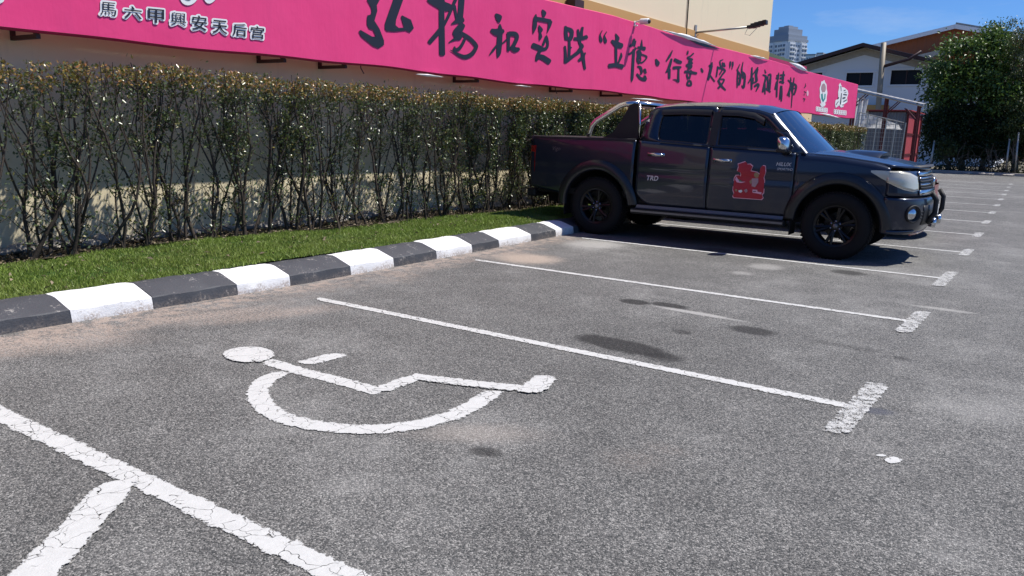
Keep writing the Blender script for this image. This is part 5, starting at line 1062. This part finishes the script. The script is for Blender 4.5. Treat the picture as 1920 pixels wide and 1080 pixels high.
# --- wire mesh fence
fen = empty('wire_fence', (0, 31.9, 0), label='grey wire mesh fence panels with thin posts in front of the red shed', cat='fence'); fo = np.array(fen.location)
xa, xb = PY((1606, 230), 31.9)[0], PY((1694, 240), 31.9)[0]
def ftop(x): return interp(x, [xa, xb], [2.42, 2.05])
for x in np.linspace(xa, xb, 6): m = MB(); m.tube([(x, 0, 0), (x+.06, 0, ftop(x))], .022, 6); m.build('post', M['galv'], fen)
m = MB()
for z in np.arange(.12, 2.3, .155): m.tube([(xa, .02, z), (min(xb, xa+(xb-xa)*max(0.05, (2.42-z)/.37) if z > 2.05 else xb), .02, z)], .007, 4)
for x in np.arange(xa+.08, xb, .12): m.tube([(x, .025, .05), (x, .025, ftop(x)-.02)], .005, 4)
m.build('wire_mesh', M['galv'], fen); m = MB(); m.tube([(xa, 0, 2.42), (xb, 0, 2.05)], .02, 6); m.build('top_rail', M['galv'], fen)

# --- gabled hall
def windowed_front(root, y, outline, holes, mat):
    v, f = fillpoly(outline, holes, lambda z: 0); return MB().add([(p[0], y-root.location.y, p[2]) for p in v], f).build('front_wall', mat, root)
HY = 55.0; hall = empty('gabled_hall', (-4.8, HY, 0), label='pale grey gabled hall with dark windows beyond the red shed', cat='building')
xl, xr, xm, ze, za = -12.4, 3.2, -4.72, 5.05, 7.20
wins = [PY(p, HY) for p in ((1588, 137), (1635, 160), (1672, 132), (1726, 158))]
wr = []
for a_, b_ in ((wins[0], wins[1]), (wins[2], wins[3])): wr.append((a_[0], b_[0], b_[2], a_[2]))
w_ = wr[0][1]-wr[0][0]; wr.append((wr[0][0]-3.1, wr[0][0]-3.1+w_, wr[0][2]+.05, wr[0][3]+.05))
hx = lambda x: x-hall.location.x
windowed_front(hall, HY, [(hx(xl), 0), (hx(xr), 0), (hx(xr), ze), (hx(xm), za), (hx(xl), ze)], [[(hx(a), c), (hx(b), c), (hx(b), d), (hx(a), d)] for a, b, c, d in wr], M['greywhite'])
m = MB(); m.box((hx(xl), .02, 0), (hx(xl)+.2, 18, ze)); m.box((hx(xr)-.2, .02, 0), (hx(xr), 18, ze)); m.box((hx(xl), 18, 0), (hx(xr), 18.2, ze)); m.build('side_wall', M['greywhite'], hall)
M['dkwin'] = plain('dark_window_pane', (.006, .008, .016), .35, 0, .2, 2, 0, .15)
for a, b, c, d in wr:
    m = MB(); m.box((hx(a)-.02, .16, c-.02), (hx(b)+.02, .18, d+.02)); wo_ = m.build('window', M['dkwin'], hall)
    m = MB(); m.box((hx(a)-.22, -.06, d+.005), (hx(b)+.22, .05, d+.12)); m.box((hx(a)-.14, -.05, c-.12), (hx(b)+.14, .05, c-.005)); m.box((hx(a)-.12, -.04, c), (hx(a)-.005, .05, d)); m.box((hx(b)+.005, -.04, c), (hx(b)+.12, .05, d)); m.build('frame', M['greywhite'], wo_)
    m = MB(); m.box((hx((a+b)/2)-.03, .12, c), (hx((a+b)/2)+.03, .159, d)); m.build('mullion', M['steel'], wo_)
for nm, s0, s1, th in (('roof', xl-.7, xm, 0), ('roof', xm, xr+.7, 1)):
    ze_ = ze-.7*(za-ze)/(xm-xl); P0, P1 = ((s0, ze_), (s1, za)) if th == 0 else ((s0, za), (s1, ze_))
    m = MB(); m.grid([[(hx(P0[0]+(P1[0]-P0[0])*t), y, P0[1]+(P1[1]-P0[1])*t+.16+(.02 if k % 2 else 0)) for k, y in enumerate(np.linspace(-.9, 18.5, 40))] for t in (0, 1)]); o = m.build(nm, M['roofsheet'], hall); q_ = o.modifiers.new('t', 'SOLIDIFY'); q_.thickness = .05
    m = MB(); m.add([(hx(P0[0]), -.92, P0[1]-.02), (hx(P1[0]), -.92, P1[1]-.02), (hx(P1[0]), -.92, P1[1]+.20), (hx(P0[0]), -.92, P0[1]+.20), (hx(P0[0]), -.88, P0[1]-.02), (hx(P1[0]), -.88, P1[1]-.02), (hx(P1[0]), -.88, P1[1]+.20), (hx(P0[0]), -.88, P0[1]+.20)], [(0, 1, 2, 3), (7, 6, 5, 4), (3, 2, 6, 7), (0, 4, 5, 1)]); m.build('bargeboard', M['steel'], hall)
    m = MB(); m.add([(hx(P0[0]), -.03, P0[1]-.45), (hx(P1[0]), -.03, P1[1]-.45), (hx(P1[0]), -.03, P1[1]-.05), (hx(P0[0]), -.03, P0[1]-.05)], [(0, 1, 2, 3)]); m.build('verge_band', M['conc'], hall)
m = MB(); m.box((hx(-9.0), -.7, 3.25), (hx(-2.9), -.02, 3.62)); m.build('canopy', M['ochre'], hall)
# downpipe standing in front of the hall with a branch from the gutter
pp = PY((1657, 80), 53.6); pole = empty('downpipe', (pp[0], 53.6, 0), label='thick tan downpipe with a slanting branch in front of the grey gabled hall', cat='pipe')
M['tanpipe'] = plain('tan_pipe', (.30, .25, .18), .55)
m = MB(); b0 = PY((1651, 200), 53.6)[0]-pp[0]; m.tube([(b0, 0, 0), (b0*.5, 0, 3.6), (0, 0, pp[2])], .16, 10); m.build('pipe', M['tanpipe'], pole, smooth=True)
e1, e2, e3 = (PY(q, 53.6)-np.array(pole.location) for q in ((1658, 124), (1705, 111), (1728, 96))); m = MB(); m.tube([(e1[0], 0, e1[2]), (e2[0], 0, e2[2]), (e3[0], 0, e3[2])], [.10, .085, .085], 8); m.build('branch_pipe', M['steel'], pole, smooth=True)
# --- brown clad hall behind
BY = 84.0; bh = empty('brown_hall', (-2, BY, 0), label='taller hall with rust-brown ribbed gable and pale roof edges behind the grey one', cat='building')
ap, lf = PY((1792, 53), BY), PY((1640, 90), BY); hw_ = ap[0]-lf[0]; sl_ = (ap[2]-lf[2])/hw_; bx = lambda x: x-bh.location.x
M['brown'] = plain('rust_brown_cladding', (.30, .085, .03), .6, .1, .25, 1.2)
xl2, xr2 = ap[0]-13, ap[0]+13; m = MB(); n = 104; rows = []
for i in range(n+1):
    x = xl2+(xr2-xl2)*i/n; rows.append([(bx(x), .03*(i % 2), 0), (bx(x), .03*(i % 2), ap[2]-sl_*abs(x-ap[0]))])
m.grid(rows); m.build('gable_cladding', M['brown'], bh)
for s in (-1, 1):
    m = MB(); m.grid([[(bx(ap[0]+s*t), y, ap[2]-sl_*t+.25) for y in (-.8, 22)] for t in (0, 14)]); o = m.build('roof', M['roofsheet'], bh); q_ = o.modifiers.new('t', 'SOLIDIFY'); q_.thickness = .18
    m = MB(); m.add([(bx(ap[0]+s*t), -.82, ap[2]-sl_*t+d) for t in (0, 14) for d in (-.12, .26)], [(0, 1, 3, 2)]); o = m.build('bargeboard', M['greywhite'], bh); q_ = o.modifiers.new('t', 'SOLIDIFY'); q_.thickness = .06
    m = MB(); m.grid([[(bx(ap[0]+s*t), y, ap[2]-1.95-sl_*t) for y in (-2.6, .1)] for t in (0, 13)]); o = m.build('lower_canopy', M['conc'], bh); q_ = o.modifiers.new('t', 'SOLIDIFY'); q_.thickness = .5
# --- apartment tower far off, with a smaller block and wooded hill
TYY = 600.0; tl, trt, tz = PY((1436, 108), TYY)[0], PY((1501, 108), TYY)[0], PY((1470, 62), TYY)[2]
M['towerw'] = plain('tower_render', (.80, .82, .84), .8, 0, .08, .05); M['towerd'] = plain('tower_grey_render', (.30, .34, .40), .8, 0, .1, .05); M['towerg'] = plain('tower_glass', (.14, .17, .22), .3)
tw = empty('apartment_tower', ((tl+trt)/2, TYY+8, 0), R(62), label='tall pale apartment tower with stepped grey top on the skyline', cat='apartment tower'); ta = (trt-tl)/2.62
m = MB(); m.box((-ta, -ta, 0), (ta, ta, tz-3)); m.build('body', M['towerw'], tw)
m = MB(); m.box((-ta*1.08, -ta*1.08, tz-6), (ta*1.08, ta*1.08, tz-4.2)); m.box((-ta*1.01, -ta*1.01, tz-4.19), (ta*1.01, ta*1.01, tz-1.6)); m.build('top_cornice', M['towerd'], tw)
m = MB(); m.box((-ta*.78, -ta*.75, tz-1.59), (ta*.70, ta*.7, tz+3.0)); m.box((-ta*.55, -ta*.5, tz+3.01), (ta*.45, ta*.5, tz+5.0)); m.box((-ta*.2, -ta*.2, tz+5.01), (ta*.25, ta*.3, tz+6.0)); m.build('penthouse', M['towerd'], tw)
m = MB(); m2 = MB(); m3 = MB()
for f_ in (0, 1):
    def fb(mb, u0, u1, d0, d1, z0, z1):          # u along the face, d outward
        if f_ == 0: mb.box((u0*ta, -ta-d1, z0), (u1*ta, -ta-d0, z1))
        else: mb.box((-ta-d1, u0*ta, z0), (-ta-d0, u1*ta, z1))
    fb(m3, -.92, -.35, .01, 1.4, 0, tz-7); fb(m3, .35, .92, .01, 1.4, 0, tz-7)
    for k in range(24):
        z = tz-10-k*3.1
        for u0, u1, d in ((-.88, -.66, 1.41), (-.58, -.40, 1.41), (.40, .58, 1.41), (.66, .88, 1.41), (-.26, -.06, .02), (.06, .26, .02)): fb(m, u0, u1, d, d+.15, z, z+1.6)
        fb(m2, -.95, -.36, 1.42, 2.2, z-.9, z-.35); fb(m2, .36, .95, 1.42, 2.2, z-.9, z-.35)
m3.build('bays', M['towerw'], tw); m.build('windows', M['towerg'], tw, kind='stuff'); m2.build('balconies', M['towerw'], tw, kind='stuff')
p0, p1 = PY((1503, 108), 520), PY((1535, 97), 520); blk = empty('low_block', ((p0[0]+p1[0])/2, 530, 0), label='small white apartment block on the skyline right of the tower', cat='building'); hb = (p1[0]-p0[0])/2
m = MB(); m.box((-hb, 0, 0), (hb*.2, 14, p1[2]-1)); m.box((hb*.21, 2, 0), (hb, 14, p1[2])); m.build('body', M['towerw'], blk); m = MB(); m.box((-hb*1.02, -.3, p1[2]-.99), (hb*.22, 14, p1[2]-.2)); m.box((hb*.2, 1.7, p1[2]+.01), (hb*1.03, 14, p1[2]+.7)); m.build('roof', M['towerd'], blk)
m = MB()
for k in range(8):
    for x in np.linspace(-.85, .05, 4): m.box((hb*x, -.15, p1[2]-4-k*3), (hb*(x+.13), -.01, p1[2]-2.5-k*3))
m.build('windows', M['towerg'], blk, kind='stuff')
HLY = 420.0; hc = PY((1462, 101), HLY); m = MB(); rows = []
for i in range(60):
    x = -400+800*i/59; prof_ = .35+.65*math.exp(-((x-hc[0])/26)**2)
    rows.append([(x, HLY-90*math.cos(t)*1.0, max(-.1, hc[2]*prof_*math.sin(t)+(1.6*math.sin(x*.21)+1.2*math.sin(x*.47+t*9))*math.sin(t))) for t in np.linspace(0, math.pi, 14)])
m.grid(rows); M['hill'] = plain('wooded_hill', (.035, .055, .035), .95, 0, .4, .12, .8, .2, 0, .5); tag(m.build('hill', M['hill'], smooth=True), kind='structure')

# --- trees beyond the lot
def tree(name, base, lobes, nleaf, size, cols, label, group=None, trunk_r=.14, seed=0, bare=0, fork=1.2):
    r = np.random.default_rng(seed); t = empty(name, base, label=label, cat='tree', group=group)
    lobes = [(np.array(l[:3])-np.array(base), np.array(l[3:6])) for l in lobes]; vol = np.array([np.prod(l[1]) for l in lobes])**.67; vol /= vol.sum()
    b = MB(); CL = []
    for (c, rad), w in zip(lobes, vol):
        n = max(6, int(nleaf*1.9*w/75))
        for _ in range(n):
            d = r.normal(0, 1, 3); d /= np.linalg.norm(d); q = c+d*rad*(r.random()**.40)*r.uniform(.86, 1.14); q[2] = max(q[2], .25); CL.append((q, c))
    trunk = [np.array([0, 0, -.1])]; top = lobes[0][0]*np.array([.6, .6, 1]); 
    for k in range(1, 7): trunk.append(top*k/6*np.array([1, 1, .8])+np.append(r.normal(0, .09, 2), 0)*(k < 6))
    b.tube(trunk, list(np.linspace(trunk_r, trunk_r*.35, 7)), 8)
    for (c, rad) in lobes:
        j = trunk[r.integers(2, 6)]; mid = (j+c)/2+r.normal(0, .12, 3); b.tube([j, mid, c], [trunk_r*.5, trunk_r*.34, trunk_r*.15], 6, False)
    for q, c in CL:
        if r.random() < .33: b.tube([c+(q-c)*.1, (c+q)/2+r.normal(0, .06, 3), q], [.028, .018, .006], 4, False)
    b.build('trunk', M['tbark'], t, smooth=True)
    LPs, LDs, LNs, LSs, LCs = [], [], [], [], []
    for q, c in CL:
        n = int(75*r.uniform(.5, 1.5)); out = q-c; out /= np.linalg.norm(out)+1e-6; sp = r.uniform(.13, .26)*size/.11
        P = q+r.normal(0, 1, (n, 3))*np.array([sp, sp, sp*.62]); D = out*.5+r.normal(0, .75, (n, 3)); D[:, 2] -= .25; N_ = r.normal(0, .55, (n, 3)); N_[:, 2] += .9
        k = r.random(); base_c = np.array(cols[0])*(1-k)+np.array(cols[1])*k; LPs.append(P); LDs.append(D); LNs.append(N_); LSs.append(size*r.uniform(.6, 1.35, n)); LCs.append(base_c*r.uniform(.65, 1.35, (n, 1)))
    P = np.concatenate(LPs); P[:, 2] = np.maximum(P[:, 2], .03-base[2]); v, f = leaf_quads(P, np.concatenate(LDs), np.concatenate(LNs), np.concatenate(LSs), .55, .2)
    link('crown', npmesh('crown', v, f, col=np.repeat(np.concatenate(LCs), 4, 0)), M['treeleaf'], t); return t
GRN = ((.045, .10, .024), (.16, .26, .055)); DRK = ((.012, .030, .012), (.035, .065, .020)); PAL = ((.045, .075, .030), (.13, .17, .05)); OLV = ((.07, .09, .035), (.17, .19, .07))
def lob(px, Y, rx, ry, rz): p = PY(px, Y); return (p[0], p[1], p[2], rx, ry, rz)
TG = 'trees beyond the far kerb'
tree('broad_tree', (2.35, 43.6, 0), [lob((1830, 150), 43.4, 1.5, 1.3, .75), lob((1775, 128), 43.0, .95, 1.0, .50), lob((1860, 115), 43.5, .9, 1.0, .8), lob((1795, 88), 43.2, .75, .8, .38), lob((1850, 80), 43.8, .8, .9, .6), lob((1775, 178), 42.8, .75, .9, .42), lob((1885, 180), 43.2, .9, 1.0, .9), lob((1760, 150), 43, .6, .8, .3)], 8200, .165, GRN, 'broad green tree with glossy leaves spreading over the hall roof', TG, .15, 3)
tree('vine_clad_tree', (3.05, 44.6, 0), [lob((1862, 85), 44.6, .45, .5, 1.1), lob((1868, 60), 44.6, .35, .35, .55), lob((1876, 130), 44.6, .8, .7, 1.1), lob((1890, 90), 44.6, .55, .5, .8)], 5200, .10, GRN, 'tall narrow vine-covered tree rising behind the broad tree', TG, .13, 5)
tree('feathery_tree', (4.55, 43.4, 0), [lob((1915, 120), 43.2, .8, .9, 1.3), lob((1925, 70), 43.2, .7, .8, .8), lob((1905, 180), 43.0, .7, .8, .8), lob((1940, 150), 43.4, 1.2, 1.1, 1.5), lob((1908, 48), 43.2, .35, .35, .4)], 6000, .08, OLV, 'loose feathery olive tree at the lot corner', TG, .11, 8)
tree('dark_bushy_tree', (1.75, 43.0, 0), [lob((1770, 225), 42.9, .95, .9, .75), lob((1800, 215), 43.0, 1.1, 1.0, .8), lob((1840, 230), 43.1, 1.1, 1.0, .9), lob((1770, 265), 42.7, .8, .7, .65), lob((1750, 235), 42.8, .5, .6, .7), lob((1815, 270), 42.8, 1.1, .7, .8), lob((1860, 270), 42.8, 1.0, .7, .8)], 15000, .10, DRK, 'low dark bushy tree with drooping branches next to the red shed', TG, .12, 11)
tree('creeper_bush', (4.35, 42.6, 0), [lob((1905, 200), 42.6, .8, .7, .55), lob((1895, 232), 42.5, .55, .6, .45), lob((1918, 240), 42.4, .7, .6, .6)], 4200, .09, PAL, 'pale green creeper bush hanging at the lot corner', TG, .06, 14)
tree('dark_bushy_tree', (3.2, 45.5, 0), [lob((1850, 250), 45.5, 1.7, .9, 1.5), lob((1900, 240), 45.5, 1.8, .9, 1.6), lob((1780, 262), 45.5, 1.4, .8, 1.3), lob((1940, 220), 45.8, 2.0, 1, 2.0), lob((1810, 215), 45.5, 1.5, .8, 1.3)], 15000, .17, DRK, 'dense dark thicket tree closing the gap behind the fence posts', TG, .12, 17)
tree('young_bush', (1.55, 42.1, 0), [lob((1772, 262), 42.1, .30, .3, .25), lob((1785, 280), 42.1, .4, .35, .3), lob((1760, 290), 42.1, .25, .3, .3)], 1500, .07, PAL, 'small light green bush beside the red shed', TG, .03, 21)
for k, x in enumerate((5.6, 8.2, 11.5, 15.0)):
    tree('bushy_tree', (x, 44.0+k*.5, 0), [(x+dx, 44.2+k*.5, z, rx, 1.3, rz) for dx, z, rx, rz in ((0, 4.6, 1.5, 1.2), (-.7, 3.2, 1.3, 1.1), (.8, 3.0, 1.4, 1.2), (0, 1.4, 1.7, 1.1))], 6000, .13, GRN if k % 2 else DRK, ['broad bushy tree next to the feathery tree', 'dark bushy tree two along from the feathery tree', 'green bushy tree three along from the feathery tree', 'last dark bushy tree of the row beyond the far kerb'][k], TG, .13, 30+k)
# dry brush and leaning posts under the trees
m = MB()
for k in range(46):
    x = rnd.uniform(1.5, 5.2); z = rnd.uniform(.1, .9); a = rnd.uniform(0, 6.28); l = rnd.uniform(.4, 1.3); q = np.array([x, rnd.uniform(41.7, 42.3), z]); d = np.array([math.cos(a), .2*math.sin(a*3), abs(math.sin(a))*.8])*l; q2 = q+d; q2[2] = max(.05, q2[2]); m.tube([np.array([q[0], q[1], .03]), q+d*.4+np.array([0, 0, .1]), q2], [.016, .011, .004], 4, False)
tag(m.build('dry_brush', M['tbark'], smooth=True), 'tangle of dry branches on the ground under the trees', 'branches', kind='stuff')
N = 2600; P = np.stack([nr.uniform(1.2, 5.5, N), nr.uniform(41.5, 42.3, N), .03+.6*nr.random(N)**3], 1); D = nr.normal(0, 1, (N, 3)); NN = nr.normal(0, .7, (N, 3)); NN[:, 2] += .6; v, f = leaf_quads(P, D, NN, .06+.10*nr.random(N)); a = nr.random((N, 1))
tag(link('undergrowth', npmesh('ug', v, f, col=np.repeat(np.array([.02, .03, .012])*(1-a)+np.array([.075, .068, .04])*a, 4, 0)), M['treeleaf']), 'scrubby undergrowth and dead leaves below the trees', 'undergrowth', kind='stuff')
for q0, q1, lb in (((1886, 318), (1893, 262), 'thin grey leaning post under the trees'), ((1904, 318), (1910, 250), 'taller grey post under the feathery tree'), ((1745, 308), (1752, 265), 'short grey post beside the red shed')):
    a, c = PY(q0, 41.75), PY(q1, 41.75); m = MB(); m.tube([(a[0], 41.75, 0), (c[0], 41.75, c[2])], [.045, .035], 7); m.tube([(c[0], 41.75, c[2]), (c[0], 41.75, c[2]+.04)], [.05, .02], 7); tag(m.build('post', M['galv'], smooth=True), lb, 'post', 'posts below the trees')

# unseen tree row added behind the camera to darken reflections in the pickup's side
bt = tree('reflection_tree', (0, -26, 0), [(0, -26, 4.2, 2.2, 1.8, 1.7), (-1.2, -26, 2.6, 1.8, 1.6, 1.4), (1.3, -26, 2.5, 1.9, 1.6, 1.5), (0, -26, 1.0, 2.3, 1.6, 1.0)], 5000, .22, DRK, 'unseen dark bushy tree added behind the camera to darken reflections in the pickup', 'unseen trees added for reflections', .18, 50)
for k in range(1, 12):
    c = copy_tree(bt); c.location = (-20+4.1*k+rnd.uniform(-.5, .5), -26+rnd.uniform(-1, 1), 0); c.rotation_euler = (0, 0, rnd.uniform(0, 6.28)); q_ = rnd.uniform(.85, 1.25); c.scale = (q_, q_, q_)
bt.location = (-20, -26, 0)
